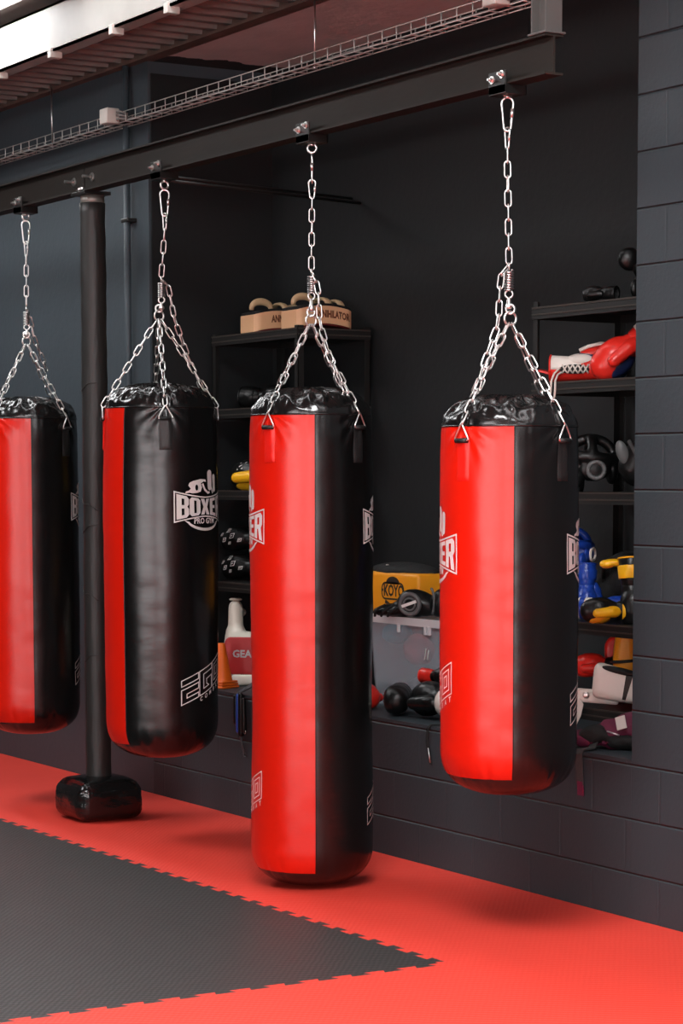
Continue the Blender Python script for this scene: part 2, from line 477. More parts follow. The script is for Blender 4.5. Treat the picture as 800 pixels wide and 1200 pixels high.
bm = nb()
box2(bm, (XF, W, -0.03), (NL, W + 0.75, CEIL + 0.05)); struct('wall_right_far', bm, 'wall_plain')
bm = nb(); box2(bm, (NR, W, -0.03), (XN, W + 0.75, 4.0)); struct('wall_right_near', bm, 'wall')
bm = nb(); box2(bm, (NL + 0.001, W, -0.03), (NR - 0.001, NB, SILL), ); struct('wall_right_lower', bm, 'wall')
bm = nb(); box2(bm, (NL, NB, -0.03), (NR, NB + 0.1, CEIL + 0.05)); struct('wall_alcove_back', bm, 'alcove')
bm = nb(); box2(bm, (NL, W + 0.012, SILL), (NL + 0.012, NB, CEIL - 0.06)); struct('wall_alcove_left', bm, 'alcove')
bm = nb(); box2(bm, (XF - 0.1, YB, -0.03), (XF, W + 0.75, 4.0)); struct('wall_left', bm, 'plaster')
NY0, NY1 = -6.6, -0.2
bm = nb()
for a, b in (((YB, -0.03), (NY0, 4.0)), ((NY1, -0.03), (W + 0.75, 4.0)), ((NY0, -0.03), (NY1, 0.25)), ((NY0, 3.0), (NY1, 4.0))):
    box2(bm, (XN, a[0], a[1]), (XN + 0.1, b[0], b[1]))
struct('wall_near', bm, 'plaster')
bm = nb(); box2(bm, (XN + 0.04, NY0, 0.25), (XN + 0.06, NY1, 3.0)); struct('window_20', bm, 'window')
bm = nb()
for k in range(5):
    y = NY0 + (NY1 - NY0) * k / 4
    box2(bm, (XN - 0.01, y - 0.025, 0.25), (XN + 0.1, y + 0.025, 3.0))
struct('trim_6', bm, 'post_steel')
# wall across the gym, with a wide glazed front that lets the daylight in
WX0, WX1, WZ0, WZ1 = -5.1, 3.8, 0.25, 3.0
bm = nb()
for a, b in (((XF - 0.1, -0.03), (WX0, 4.0)), ((WX1, -0.03), (XN, 4.0)), ((WX0, -0.03), (WX1, WZ0)), ((WX0, WZ1), (WX1, 4.0))):
    box2(bm, (a[0], YB - 0.1, a[1]), (b[0], YB, b[1]))
struct('wall_back', bm, 'plaster')
bm = nb(); box2(bm, (WX0, YB - 0.06, WZ0), (WX1, YB - 0.04, WZ1)); struct('window_1', bm, 'window')
bm = nb()
for k in range(6):
    x = WX0 + (WX1 - WX0) * k / 5
    box2(bm, (x - 0.025, YB - 0.1, WZ0), (x + 0.025, YB + 0.01, WZ1))
struct('trim_5', bm, 'post_steel')

# raw soffit over the alcove, rusty deck over the edge, roof with skylights
bm = nb()
nx = 60
top = [[None] * 9 for _ in range(nx + 1)]
box2(bm, (NL - 0.3, W + 0.02, CEIL), (NR + 0.3, NB + 0.1, CEIL + 0.06))
struct('ceiling_alcove', bm, 'soffit')

bm = nb()                                              # corrugated deck, ribs running towards the wall
x = XF; prof = []
pitch = 0.15
while x < -3.0:
    for dx, dz in ((0, 0), (0.045, 0), (0.06, 0.045), (0.125, 0.045), (0.15, 0.0)):
        if dx < 0.149: prof.append((x + dx, CEIL + 0.035 + dz))
    x += pitch
for (x0, z0), (x1, z1) in zip(prof, prof[1:]):
    q = [bm.verts.new(p) for p in ((x0, 4.74, z0), (x1, 4.74, z1), (x1, W + 0.02, z1), (x0, W + 0.02, z0))]
    bm.faces.new(q)
    q = [bm.verts.new(p) for p in ((x0, 4.74, z0 + 0.004), (x1, 4.74, z1 + 0.004), (x1, W + 0.02, z1 + 0.004), (x0, W + 0.02, z0 + 0.004))]
    bm.faces.new(q[::-1])
bmesh.ops.remove_doubles(bm, verts=bm.verts[:], dist=0.0005)
struct('ceiling_deck', bm, 'deck')

bm = nb()                                              # angle iron along the wall head, with a ragged paint edge
box2(bm, (XF, W - 0.05, CEIL + 0.0), (NR + 0.4, W + 0.03, CEIL + 0.012)); box2(bm, (XF, W - 0.002, CEIL), (NR + 0.4, W + 0.03, CEIL + 0.09))
struct('trim_1', bm, 'rust')

SKY_X1 = -10.80
bm = nb()
Z0, Z1 = 3.95, 4.0
sky = [(XF + 0.3, SKY_X1, 4.25, 4.6), (-10.2, -7.4, 4.25, 4.6), (-6.8, -4.0, 4.25, 4.6), (-3.4, -0.6, 4.25, 4.6), (-5.4, -3.3, 1.8, 3.1), (-11.4, -10.0, 1.8, 3.1), (0.0, 1.5, 1.8, 3.1)]
ys = sorted({YB, W + 0.75, *[s[2] for s in sky], *[s[3] for s in sky]})
xs = sorted({XF, XN, *[s[0] for s in sky], *[s[1] for s in sky]})
for x0, x1 in zip(xs, xs[1:]):
    for y0, y1 in zip(ys, ys[1:]):
        cx, cy = (x0 + x1) / 2, (y0 + y1) / 2
        if any(s[0] < cx < s[1] and s[2] < cy < s[3] for s in sky): continue
        box2(bm, (x0, y0, Z0), (x1, y1, Z1))
struct('ceiling', bm, 'roof')
for i, s in enumerate(sky):
    bm = nb(); box2(bm, (s[0], s[2], Z0 + 0.01), (s[1], s[3], Z0 + 0.03)); struct('window_%d' % (i + 2), bm, 'skylight' if i < 1 else 'skylight_dim' if i < 4 else 'skylight_main' if i < 5 else 'skylight_far')

# white painted steel purlin under the skylight edge
t = thing('ceiling_purlin', 'white painted steel purlin running along the ceiling below the skylight', 'beam', (-9.0, 4.67, CEIL))
bm = nb(); box2(bm, (-6, 0, 0.0), (5, 0.012, 0.225)); box2(bm, (-6, 0.0, 0), (5, 0.09, 0.012)); box2(bm, (-6, 0.0, 0.213), (5, 0.09, 0.225))
obj('channel', bm, 'white_steel', t, False)
for x in (-11.3, -10.62, -9.92, -9.35, -8.7):
    bm = nb(); box2(bm, (x + 9 - 0.02, -0.012, -0.03), (x + 9 + 0.02, 0.05, 0.016), 0.003); obj('clip', bm, 'box', t, False)

# ------------------------------------------------------------------ floor mats
MX, MY = -6.335, 4.163                                 # corner of the black field
PT = 0.125                                             # tooth pitch
def dove(a, b, base, depth, axis, sgn):
    """one dovetail per pitch along an axis between a and b"""
    o = []
    n = int(round(abs(b - a) / PT)); d = (b - a) / n
    for i in range(n):
        p = a + d * i
        for f, h in ((0.0, 0), (0.30, 0), (0.20, 1), (0.80, 1), (0.70, 0)):
            q = p + d * f
            w = base + sgn * depth * (h - 0.5)
            o.append((q, w) if axis == 'x' else (w, q))
    return o
e1 = dove(MX, MX - 8.5, MY, 0.030, 'x', 1)              # black field, wall side (going to -x)
y_end = YB + 0.2
e3 = dove(MY - 0.02, y_end, MX, 0.030, 'y', 1)          # black field, end side (going to -y)
MXF = XF + 0.05
loop = [(MXF, y_end)] + e3[::-1] + [(MX - 0.02, MY - 0.015)] + e1 + [(MXF, MY)]
def slab(name, outline, m, z0, z1):
    bm = nb()
    vs = [bm.verts.new((x, y, z1)) for x, y in outline]
    es = [bm.edges.new((vs[i], vs[(i + 1) % len(vs)])) for i in range(len(vs))]
    bmesh.ops.triangle_fill(bm, edges=es, use_beauty=True, use_dissolve=False)
    r = bmesh.ops.extrude_face_region(bm, geom=bm.faces[:])
    for g in r['geom']:
        if isinstance(g, bmesh.types.BMVert): g.co.z = z0
    return obj(name, bm, m, None, False)
o = slab('black_floor_mat', loop, 'black_mat', -0.03, 0.0)
tag(o, 'charcoal black foam mat field with interlocking toothed edges on the floor', 'mat')
red = [(XF + 0.02, W - 0.004), (XN - 0.02, W - 0.004), (XN - 0.02, y_end)] + e3[::-1] + [(MX - 0.02, MY - 0.015)] + e1 + [(XF + 0.02, MY)]
o = slab('red_floor_mat', red, 'red_mat', -0.03, 0.0)
tag(o, 'bright red foam mat border around the black mats, along the wall', 'mat')

# ------------------------------------------------------------------ steel rail with its post
BY = 4.55; BZ0, BZ1 = 2.93, 3.062; BXR = -6.285
t = thing('steel_rail_beam', 'long dark steel I-beam the punching bags hang from', 'beam', (-10.0, BY, BZ0))
bm = nb()
x0, x1 = XF + 0.002 + 10, BXR + 10
box2(bm, (x0, -0.004, 0.008), (x1, 0.004, 0.124)); box2(bm, (x0, -0.036, 0), (x1, 0.036, 0.008)); box2(bm, (x0, -0.036, 0.124), (x1, 0.036, 0.132))
obj('i_section', bm, 'beam', t, False)
def bolt(name, p, d, parent, r=0.010, L=0.028):
    """hex head bolt with washer pointing along d"""
    bm = nb(); lathe(bm, [(r * 1.7, 0), (r * 1.7, 0.003)], 16, axis='Z')
    lathe(bm, [(r, 0.003), (r, 0.012)], 6, axis='Z'); lathe(bm, [(r * 0.55, 0.012), (r * 0.55, L)], 10, axis='Z')
    q = Vector((0, 0, 1)).rotation_difference(Vector(d))
    o = obj(name, bm, 'chrome', parent, False); o.location = p; o.rotation_mode = 'QUATERNION'; o.rotation_quaternion = q
    return o
PX = -9.965
bm = nb(); box2(bm, (PX + 10 - 0.0125, -0.0065, 0.008), (PX + 10 - 0.0085, -0.004, 0.124)); obj('joint_seam', bm, 'bracket', t, False)
for dx, dz in ((-0.125, 0.058), (0.075, 0.062)):
    bolt('bolt', (PX + 10 + dx, -0.004, dz), (0, -1, 0), t, 0.012, 0.05)
for dx in (-0.035, -0.005):
    bolt('bolt', (PX + 10 + dx, -0.02, 0.008), (0, 0, 1), t, 0.009, 0.014)

t = thing('padded_post', 'round black padded post under the beam with a boxy wrapped foot', 'post', (PX, 4.58, 0))
bm = nb()
prof = []
for k in range(61):
    z = 0.15 + (2.88 - 0.15) * k / 60
    prof.append((0.0595 + 0.0012 * sin(k * 1.7) + 0.001 * sin(k * 0.63), z))
lathe(bm, prof, 40); post = obj('padding', bm, 'pad', t)
for v in post.data.vertices:
    v.co += Vector((v.co.x, v.co.y, 0)) * 0.03 * noise.noise(Vector((v.co.x * 9, v.co.y * 9, v.co.z * 2)))
bm = nb(); lathe(bm, [(0.056, 2.87), (0.056, 2.915), (0.05, 2.916)], 32); obj('collar', bm, 'collar', t)
bm = nb(); box2(bm, (-0.075, -0.075, 2.914), (0.075, 0.06, 2.93 - 0.0005), 0.002); obj('top_plate', bm, 'bracket', t, False)
for z, s in ((2.02, 1), (1.50, -1), (1.36, 1), (1.08, -1), (0.75, 1)):
    bm = nb()
    pts = [(0.0622 * cos(a), 0.0622 * sin(a), z + s * 0.05 * (a - 4.5) / 2 + 0.006 * sin(a * 5)) for a in [3.0 + 3.0 * k / 24 for k in range(25)]]
    tube(bm, pts, 0.0022, 6); obj('tape_crease', bm, 'pad', t)
bm = nb()                                               # wrapped foot
bmesh.ops.create_cube(bm, size=1.0)
for v in bm.verts: v.co = Vector((v.co.x * 0.34, v.co.y * 0.34, (v.co.z + 0.5) * 0.19))
bmesh.ops.bevel(bm, geom=bm.edges[:], offset=0.065, segments=5, affect='EDGES', profile=0.5)
bmesh.ops.subdivide_edges(bm, edges=bm.edges[:], cuts=3, use_grid_fill=True)
for v in bm.verts:
    n = noise.noise(Vector((v.co.x * 14, v.co.y * 14, v.co.z * 9))) * 0.007 + noise.noise(v.co * 34) * 0.003
    d = Vector((v.co.x, v.co.y, 0))
    v.co += d.normalized() * n if d.length > 0.01 else Vector()
    v.co.z = max(0.0, v.co.z + (0.022 * max(0.0, 1 - d.length / 0.19) if v.co.z > 0.1 else 0.0))
o = obj('foot', bm, 'wrap', t)

t = thing('hanger_post', 'short dark steel H-section hanger rising from the right end of the beam', 'post', (-6.33, BY, BZ1 + 0.0))
bm = nb()
box2(bm, (-0.035, -0.003, 0.008), (0.035, 0.003, Z0 - BZ1 - 0.002)); box2(bm, (0.035, -0.033, 0.008), (0.042, 0.033, Z0 - BZ1 - 0.002)); box2(bm, (-0.042, -0.033, 0.008), (-0.035, 0.033, Z0 - BZ1 - 0.002))
obj('h_section', bm, 'post_steel', t, False)
bm = nb(); box2(bm, (-0.05, -0.042, 0.0005), (0.052, 0.042, 0.008), 0.002); obj('end_plate', bm, 'post_steel', t, False)

# thin tie rods from the rail to the alcove wall
t = thing('tie_rods', 'pair of thin dark rods reaching from the beam to the alcove wall', 'rod', (0, 0, 0))
for dz, dx in ((0.0, 0), (-0.03, 0.08)):
    bm = nb(); tube(bm, [(-9.25 + dx, BY + 0.036, 2.928 + dz), (-9.79 + dx, NB - 0.001, 2.965 + dz)], 0.007, 10); obj('rod', bm, 'bracket', t)

# pipe on the far wall
t = thing('wall_pipe', 'slim dark vertical pipe on the wall right of the padded post', 'pipe', (-10.78, W - 0.035, 0))
bm = nb(); tube(bm, [(0, 0, 0.62), (0, 0, CEIL - 0.002)], 0.018, 14); obj('tube', bm, 'wall_plain', t)
for z in (0.9, 1.95, 2.9):
    bm = nb(); box2(bm, (-0.035, -0.02, z), (0.045, 0.034, z + 0.02), 0.004); obj('bracket', bm, 'bracket', t, False)

# ------------------------------------------------------------------ cable tray
TY, TZ = 5.10, 3.375
t = thing('cable_tray', 'galvanised wire basket cable tray running along the wall above the beam', 'cable tray', (-9.5, TY, TZ))
bm = nb()
xa, xb = XF + 0.004 + 9.5, -6.9 + 9.5
for y, z in ((-0.045, 0.0), (-0.045, 0.05), (0.045, 0.0), (0.045, 0.05), (0, 0)):
    tube(bm, [(xa, y, z), (xb, y, z)], 0.0026, 6)
x = xa
while x < xb:
    tube(bm, [(x, -0.045, 0.052), (x, -0.045, 0.0), (x, 0.045, 0.0), (x, 0.045, 0.052)], 0.0032, 6)
    x += 0.11
obj('basket', bm, 'tray', t)
def cable(y, z, r, ph, m):
    bm = nb(); pts = [(xa + (xb - xa) * k / 90, y + 0.008 * sin(k * 0.5 + ph), z + 0.003 * sin(k * 0.8 + ph)) for k in range(91)]
    tube(bm, pts, r, 6); return obj('cable', bm, m, t)
cable(-0.02, 0.010, 0.005, 0, 'cable'); cable(0.01, 0.011, 0.006, 2, 'fab_black'); cable(0.025, 0.010, 0.004, 4, 'box')
for x, y0 in ((-11.60, W - 0.03), (-8.80, W - 0.03)):
    o = thing('tray_hanger_rod', 'thin hanger rod holding the cable tray %s' % ('above the padded post' if x < -10 else 'above the third bag from the left'), 'rod', (x, TY, TZ))
    bm = nb(); tube(bm, [(0, 0, 0.004), (0, 0, CEIL - TZ - 0.001)], 0.004, 8); obj('rod', bm, 'chrome', o)
    bm = nb(); lathe(bm, [(0.01, -0.006), (0.01, 0.004)], 6); obj('nut', bm, 'chrome', o)
for x, lab in ((-10.70, 'small off-white junction box on the cable tray above the padded post'), (-7.30, 'small off-white junction box on the cable tray beside the hanger post')):
    o = thing('junction_box', lab, 'junction box', (x, TY - 0.085, TZ - 0.005))
    bm = nb(); box2(bm, (-0.045, -0.035, 0), (0.045, 0.035, 0.075), 0.006); obj('case', bm, 'box', o)
    for k in range(3):
        bm = nb(); tube(bm, [(0.045, 0.02, 0.02 + k * 0.018), (0.07, 0.02, 0.02 + k * 0.018), (0.09, 0.06, 0.02 + k * 0.012)], 0.006, 8); obj('gland', bm, 'cable', o)

# ------------------------------------------------------------------ chains
def link_pts(L, w, n=6):
    """stadium loop in the local x (length) / y plane"""
    r = w / 2; s = L / 2 - r; o = []
    for k in range(n + 1):
        a = -pi / 2 + pi * k / n; o.append((s + r * cos(a), r * sin(a)))
    for k in range(n + 1):
        a = pi / 2 + pi * k / n; o.append((-s + r * cos(a), r * sin(a)))
    return o

def resample(pts, pitch):
    pts = [Vector(p) for p in pts]; out = [pts[0]]
    seg = 0; pos = pts[0]; need = pitch
    cur = pts[0]
    i = 1
    while i < len(pts):
        d = (pts[i] - cur).length
        if d >= need:
            cur = cur + (pts[i] - cur).normalized() * need; out.append(cur.copy()); need = pitch
        else:
            need -= d; cur = pts[i]; i += 1
    return out

def chain(bm, path, pitch=0.046, wire=0.0030, width=0.024, twist=0.0):
    L = sum((Vector(b) - Vector(a)).length for a, b in zip(path, path[1:]))
    n = max(1, round(L / pitch)); p = L / n
    nodes = resample(path, p * 0.9999)
    ref = None
    for i in range(len(nodes) - 1):
        a, b = nodes[i], nodes[i + 1]
        d = (b - a).normalized()
        base = Vector((0.75, -0.45, 0.2)) if ref is None else ref
        s = (base - d * base.dot(d)).normalized()
        q = d.cross(s)
        ang = twist + (pi / 2 if i % 2 else 0) + 0.15 * sin(i * 2.3)
        e = s * cos(ang) + q * sin(ang)
        c = (a + b) / 2
        loop = [c + d * x + e * y for x, y in link_pts(p + 2.6 * wire, width - 2 * wire + wire)]
        tube(bm, loop, wire, 6, closed=True)

def ring(bm, c, R, r, axis, n=24):
    ax = Vector(axis).normalized(); u = ax.orthogonal().normalized(); v = ax.cross(u)
    tube(bm, [Vector(c) + (u * cos(2 * pi * k / n) + v * sin(2 * pi * k / n)) * R for k in range(n)], r, 8, closed=True)

def carabiner(bm, top, bot, width, side, r=0.0042):
    top, bot = Vector(top), Vector(bot); d = (bot - top); L = d.length; d.normalize()
    e = Vector(side); e = (e - d * e.dot(d)).normalized()
    pts = []
    w1, w2 = width * 0.5, width * 0.30
    for k in range(7):
        a = pi - pi * k / 6; pts.append(top + d * (w1 * (1 - sin(a))) + e * (w1 * cos(a)))
    for k in range(7):
        a = pi * k / 6; pts.append(bot - d * (w2 * (1 - sin(a))) + e * (w2 * cos(a)))
    tube(bm, pts, r, 8, closed=True)
    c = (top + bot) / 2
    tube(bm, [c + e * (w1 * 0.85) - d * L * 0.16, c + e * (w1 * 0.72) + d * L * 0.1], r * 1.55, 8)

# ------------------------------------------------------------------ punching bags
def boxer_logo():
    """banner with BOXER, PRO GYM below, a boxer with raised guard above; x -0.16..0.16"""
    h0, h1 = 0.066, 0.041
    def top(u): return h1 + (h0 - h1) * (abs(u) / 0.157) ** 1.6
    us = [-0.157 + 0.314 * k / 20 for k in range(21)]
    ban = [(u, top(u)) for u in us] + [(u, -top(u)) for u in us[::-1]]
    G = [stroke(ban, 0.0055)]
    # letters in unit boxes: outline(s), even-odd
    def let(outs, k):
        x0 = -0.148 + k * 0.0595; w = 0.0565
        r = []
        for o in outs:
            q = []
            for i in range(len(o)):
                (a, b), (c, d) = o[i], o[(i + 1) % len(o)]
                for s in range(4): q.append((a + (c - a) * s / 4, b + (d - b) * s / 4))
            r.append([(x0 + w * a, (2 * b - 1) * (top(x0 + w * a) - 0.0075)) for a, b in q])
        return r
    B = [[(0, 0), (.8, 0), (1, .12), (1, .4), (.86, .51), (1, .62), (1, .88), (.8, 1), (0, 1)], [(.4, .14), (.62, .14), (.62, .43), (.4, .43)], [(.4, .58), (.62, .58), (.62, .86), (.4, .86)]]
    O = [[(.2, 0), (.8, 0), (1, .14), (1, .86), (.8, 1), (.2, 1), (0, .86), (0, .14)], [(.4, .15), (.62, .15), (.62, .85), (.4, .85)]]
    Xl = [[(0, 0), (.38, 0), (.5, .3), (.62, 0), (1, 0), (.72, .5), (1, 1), (.62, 1), (.5, .7), (.38, 1), (0, 1), (.28, .5)]]
    E = [[(.05, 0), (.95, 0), (.95, .17), (.45, .17), (.45, .42), (.85, .42), (.85, .58), (.45, .58), (.45, .83), (.95, .83), (.95, 1), (.05, 1)]]
    R = [[(0, 0), (.38, 0), (.38, .4), (.5, .4), (.66, 0), (1, 0), (.84, .45), (1, .58), (1, .88), (.8, 1), (0, 1)], [(.4, .57), (.64, .57), (.64, .85), (.4, .85)]]
    for k, l in enumerate((B, O, Xl, E, R)): G.append(let(l, k))
    sw = [(-0.115, -0.058)] + [(0.105 * sin(a), -0.052 - 0.052 * cos(a)) for a in [-1.2 + 2.4 * k / 16 for k in range(17)]] + [(0.115, -0.058)] + \
         [(0.098 * sin(a), -0.050 - 0.042 * cos(a)) for a in [1.2 - 2.4 * k / 16 for k in range(17)]]
    G.append([sw])
    # boxer: shoulder and head on the left, two raised gloves on the right
    G.append([[(-.108, .058), (-.088, .061), (-.074, .058), (-.05, .060), (-.03, .066), (-.022, .084), (-.028, .102), (-.012, .110), (.004, .108), (.002, .118), (-.03, .120), (-.07, .112), (-.088, .104), (-.094, .092), (-.082, .078), (-.092, .070), (-.106, .066)],
              oval(-.052, .083, .008, .013)])
    G.append(line([(-.018, .100), (-.004, .074), (.018, .060), (.03, .064)], .010))
    def cap(cx, y0, y1, w): return [[(cx + w * cos(a), y0 + w * sin(a)) for a in [pi + pi * k / 8 for k in range(9)]] + [(cx + w * 1.1 * cos(a), y1 + w * sin(a)) for a in [pi * k / 8 for k in range(9)]]]
    G.append(cap(.032, .086, .145, .015)); G.append(cap(.070, .076, .130, .012))
    G.append(line([(.044, .085), (.058, .058)], .009))
    return G, [('PRO GYM', 0.034, 0.0, -0.062, 0.92, 0.0009)]

def ego_logo():
    """angular outlined EGO with COMBAT below, rising to the right"""
    w, h, g = 0.083, 0.106, 0.006
    G = []; sw = 0.0042
    x = -(3 * w + 2 * g) / 2
    G.append(stroke([(x, h - .026), (x + w, h - .026), (x + w, h), (x, h)], sw))
    G.append(stroke([(x, 0), (x + w, 0), (x + w, .021), (x + .025, .021), (x + .025, .039), (x + w, .039), (x + w, .064), (x, .064)], sw))
    x += w + g
    G.append(stroke([(x, 0), (x + w * .98, 0), (x + w * .98, .056), (x + w * .52, .056), (x + w * .52, .036), (x + w * .70, .022), (x + .024, .022), (x + .024, h - .022), (x + w, h - .022), (x + w, h), (x, h)], sw))
    x += w + g
    G.append(stroke([(x, 0), (x + w, 0), (x + w, h), (x, h)], sw)); G.append(stroke([(x + .016, .018), (x + w - .016, .018), (x + w - .016, h - .018), (x + .016, h - .018)], sw))
    G.append(stroke([(x + .031, .035), (x + w - .031, .035), (x + w - .031, h - .035), (x + .031, h - .035)], sw))
    T = []
    for k, c in enumerate('COMBAT'): T.append((c, 0.026, -0.032 + k * 0.0305, -0.018, 0.8, 0.0006))
    return G, T

LOGO = boxer_logo(); EGO = ego_logo()

def make_bag(label, x, y, rim, z0, R, az, wob, seed, chain_label, eye_x, z_eye, z_spr, z_ring, safety, print_mat):
    Lb = rim - z0
    t = thing('punching_bag', label, 'punching bag', (x, y, z0), (0, 0, radians(az)), 'punching bags on the rail')
    def rad(a, h):
        if h < 0.17:
            q = max(0.0, (0.17 - h) / 0.17)
            r = R * max(0.0, 1 - q ** 2.6) ** (1 / 2.6)
        else: r = R
        r *= 1 - 0.018 * max(0.0, (h - (Lb - 0.09)) / 0.09) ** 2
        r *= 1 + wob(h / Lb)
        v = Vector((cos(a) * 1.2, sin(a) * 1.2, h * 2.4 + seed))
        r += 0.0035 * noise.noise(v) * min(1, h / 0.1)
        r += 0.0016 * noise.noise(Vector((cos(a) * 2, sin(a) * 2, h * 14 + seed)))
        # puckers at the lower seam and below each strap
        low = math.exp(-((h - 0.07) / 0.055) ** 2)
        p = noise.noise(Vector((cos(a) * 8, sin(a) * 8, seed * 3)))
        r -= 0.0085 * low * max(0, p) * (1.0 if h > 0.045 else 0.5)
        up = math.exp(-((Lb - h) / 0.10) ** 2)
        for s in (45, 135, 225, 315):
            d = (degrees(a) - s + 180) % 360 - 180
            if abs(d) < 32:
                dd = max(0.0, (Lb - h)); ang = atan2(radians(d) * R, dd + 0.01)
                r += 0.0035 * sin(ang * 13) * math.exp(-(dd / 0.12) ** 2) * math.exp(-(d / 20) ** 2)
        r += 0.0016 * up * noise.noise(Vector((cos(a) * 11, sin(a) * 11, seed)))
        return r
    hb = 0.074
    NS = 120
    def grid(hs, angs, closed):
        bm = nb(); rows = []
        for h in hs:
            rows.append([bm.verts.new((rad(a, h) * cos(a), rad(a, h) * sin(a), h)) for a in angs])
        m = len(angs) if closed else len(angs) - 1
        for A, B in zip(rows, rows[1:]):
            for k in range(m):
                bm.faces.new((A[k], A[(k + 1) % len(angs)], B[(k + 1) % len(angs)], B[k]))
        return bm, rows
    hs = [hb + (0.2 - hb) * k / 24 for k in range(24)] + [0.2 + (Lb - 0.25 - 0.2) * k / 60 for k in range(60)] + [Lb - 0.25 + 0.25 * k / 40 for k in range(41)]
    for nm, a0, m in (('red_panel', -pi, 'vinyl_red'), ('black_panel', 0, 'vinyl_black')):
        bm, _ = grid(hs, [a0 + pi * k / NS for k in range(NS + 1)], False)
        obj(nm, bm, m, t)
    # seam piping where the panels meet
    for a in (0, pi):
        bm = nb(); tube(bm, [((rad(a, h) + 0.0002) * cos(a), (rad(a, h) + 0.0002) * sin(a), h) for h in hs[::3] + [Lb]], 0.0022, 6)
        obj('seam', bm, 'vinyl_black', t)
    # bottom cover
    bm, rows = grid([hb * (k / 16) ** 1.5 for k in range(1, 17)], [2 * pi * k / 200 for k in range(200)], True)
    c = bm.verts.new((0, 0, 0))
    for k in range(200): bm.faces.new((c, rows[0][(k + 1) % 200], rows[0][k]))
    obj('bottom_cover', bm, 'cover_black', t)
    # crumpled top cover
    bm = nb(); rows = []
    NA, H = 180, 0.104
    for i in range(29):
        s = i / 28
        ang = s * pi / 2
        rr = cos(ang) ** 0.75 if i < 28 else 0.0
        hh = sin(ang) ** 0.95
        row = []
        for k in range(NA):
            a = 2 * pi * k / NA
            r0 = rad(a, Lb) + 0.0015
            rr2 = 0.02 + 0.98 * rr
            amp = sin(min(1, s * 2.2) * pi / 2) * (1 - 0.5 * s)
            v = Vector((cos(a) * (2.6 + 2 * s), sin(a) * (2.6 + 2 * s), seed * 5 + s * 1.5))
            n1 = 1 - 2 * abs(noise.noise(v))
            n2 = 1 - 2 * abs(noise.noise(v * 2.3 + Vector((7, 1, 3))))
            dz = amp * (0.020 * (n1 - 0.5) + 0.010 * (n2 - 0.5))
            dr = amp * 0.012 * noise.noise(v * 1.7)
            row.append(bm.verts.new(((r0 * rr2 + dr) * cos(a), (r0 * rr2 + dr) * sin(a), Lb + H * hh + dz)))
        rows.append(row)
    for A, B in zip(rows, rows[1:]):
        for k in range(NA): bm.faces.new((A[k], A[(k + 1) % NA], B[(k + 1) % NA], B[k]))
    bm.faces.new(rows[-1])
    obj('top_cover', bm, 'cover_black', t)
    bm = nb(); tube(bm, [((rad(2 * pi * k / 120, Lb) + 0.001) * cos(2 * pi * k / 120), (rad(2 * pi * k / 120, Lb) + 0.001) * sin(2 * pi * k / 120), Lb) for k in range(120)], 0.0035, 6, closed=True)
    obj('rim_piping', bm, 'cover_black', t)
    # straps with triangular rings
    for s in (-45, 45, 135, -135):
        a = radians(s)
        rr = rad(a, Lb - 0.06)
        n = Vector((cos(a), sin(a), 0)); tg = Vector((-sin(a), cos(a), 0)); up = Vector((0, 0, 1))
        bm = nb()
        rows2 = []
        for k in range(15):
            z = Lb - 0.05 - 0.135 * k / 14
            row = []
            for j in range(7):
                da = (j / 6 - 0.5) * 0.054 / R
                lift = 0.0045 if 0 < j < 6 and k < 14 else 0.0
                r_ = rad(a + da, z) + 0.0012 + lift
                row.append(bm.verts.new((r_ * cos(a + da), r_ * sin(a + da), z)))
            rows2.append(row)
        for A, B in zip(rows2, rows2[1:]):
            for j in range(6): bm.faces.new((A[j], A[j + 1], B[j + 1], B[j]))
        st = obj('strap', bm, 'strap_red' if s < 0 else 'webbing', t)
        bm = nb()                                       # black loop that carries the ring
        c = n * (rr + 0.010) + up * (Lb - 0.05)
        tube(bm, [c - tg * 0.025, c + tg * 0.025], 0.0085, 10); obj('loop', bm, 'webbing', st)
        bm = nb()
        ap = n * (rr + 0.010) + up * (Lb + 0.004)
        cc = c + up * 0.0
        tri = [cc - tg * 0.034, cc + tg * 0.034, ap + tg * 0.003, ap - tg * 0.003]
        pts = []
        for i in range(4):
            p, q = tri[i], tri[(i + 1) % 4]
            for k in range(4): pts.append(p + (q - p) * (k / 4 + 0.06))
        tube(bm, pts, 0.0030, 8, closed=True); obj('triangle_ring', bm, 'chrome', st)
    # prints
    for s in (-90, 90):
        for nm, (G, T), zc, sh in (('printed_emblem', LOGO, Lb - 0.43, 0.0), ('printed_lettering', EGO, 0.275 + 0.03, 0.42)):
            bm = flat(G, T, 0.010, sh)
            for v in bm.verts:
                a = radians(s) + v.co.x / R; z = zc + v.co.y
                r_ = rad(a, z) + 0.0012
                v.co = Vector((r_ * cos(a), r_ * sin(a), z))
            o = obj(nm, bm, 'print_white' if nm == 'printed_emblem' else 'print_pink' if s < 0 else 'print_white', t, False)
    # ---- hanging chain, a thing of its own
    c = thing('hanging_chain', chain_label, 'chain', (eye_x, y, z_eye), (0, 0, 0), 'hanging chains on the rail')
    O = Vector((eye_x, y, z_eye))
    def Lc(p): return Vector(p) - O
    fr = Vector((-x, -y, 0)).normalized(); rt = Vector((-fr.y, fr.x, 0))
    side = rt if seed != 3 else fr
    bm = nb(); carabiner(bm, (0, 0, -0.012), (0, 0, -0.125), 0.040, side); obj('carabiner', bm, 'chrome', c)
    side2 = rt if seed == 3 else (rt * 0.6 + fr * 0.8)
    bm = nb(); carabiner(bm, (0, 0, -0.112), (0, 0, -0.185), 0.028, side2, 0.0036); obj('quick_link', bm, 'chrome', c)
    dx = x - eye_x
    ps = Vector((dx * 0.6, 0, z_spr - z_eye)); pr = Vector((dx, 0, z_ring - z_eye))
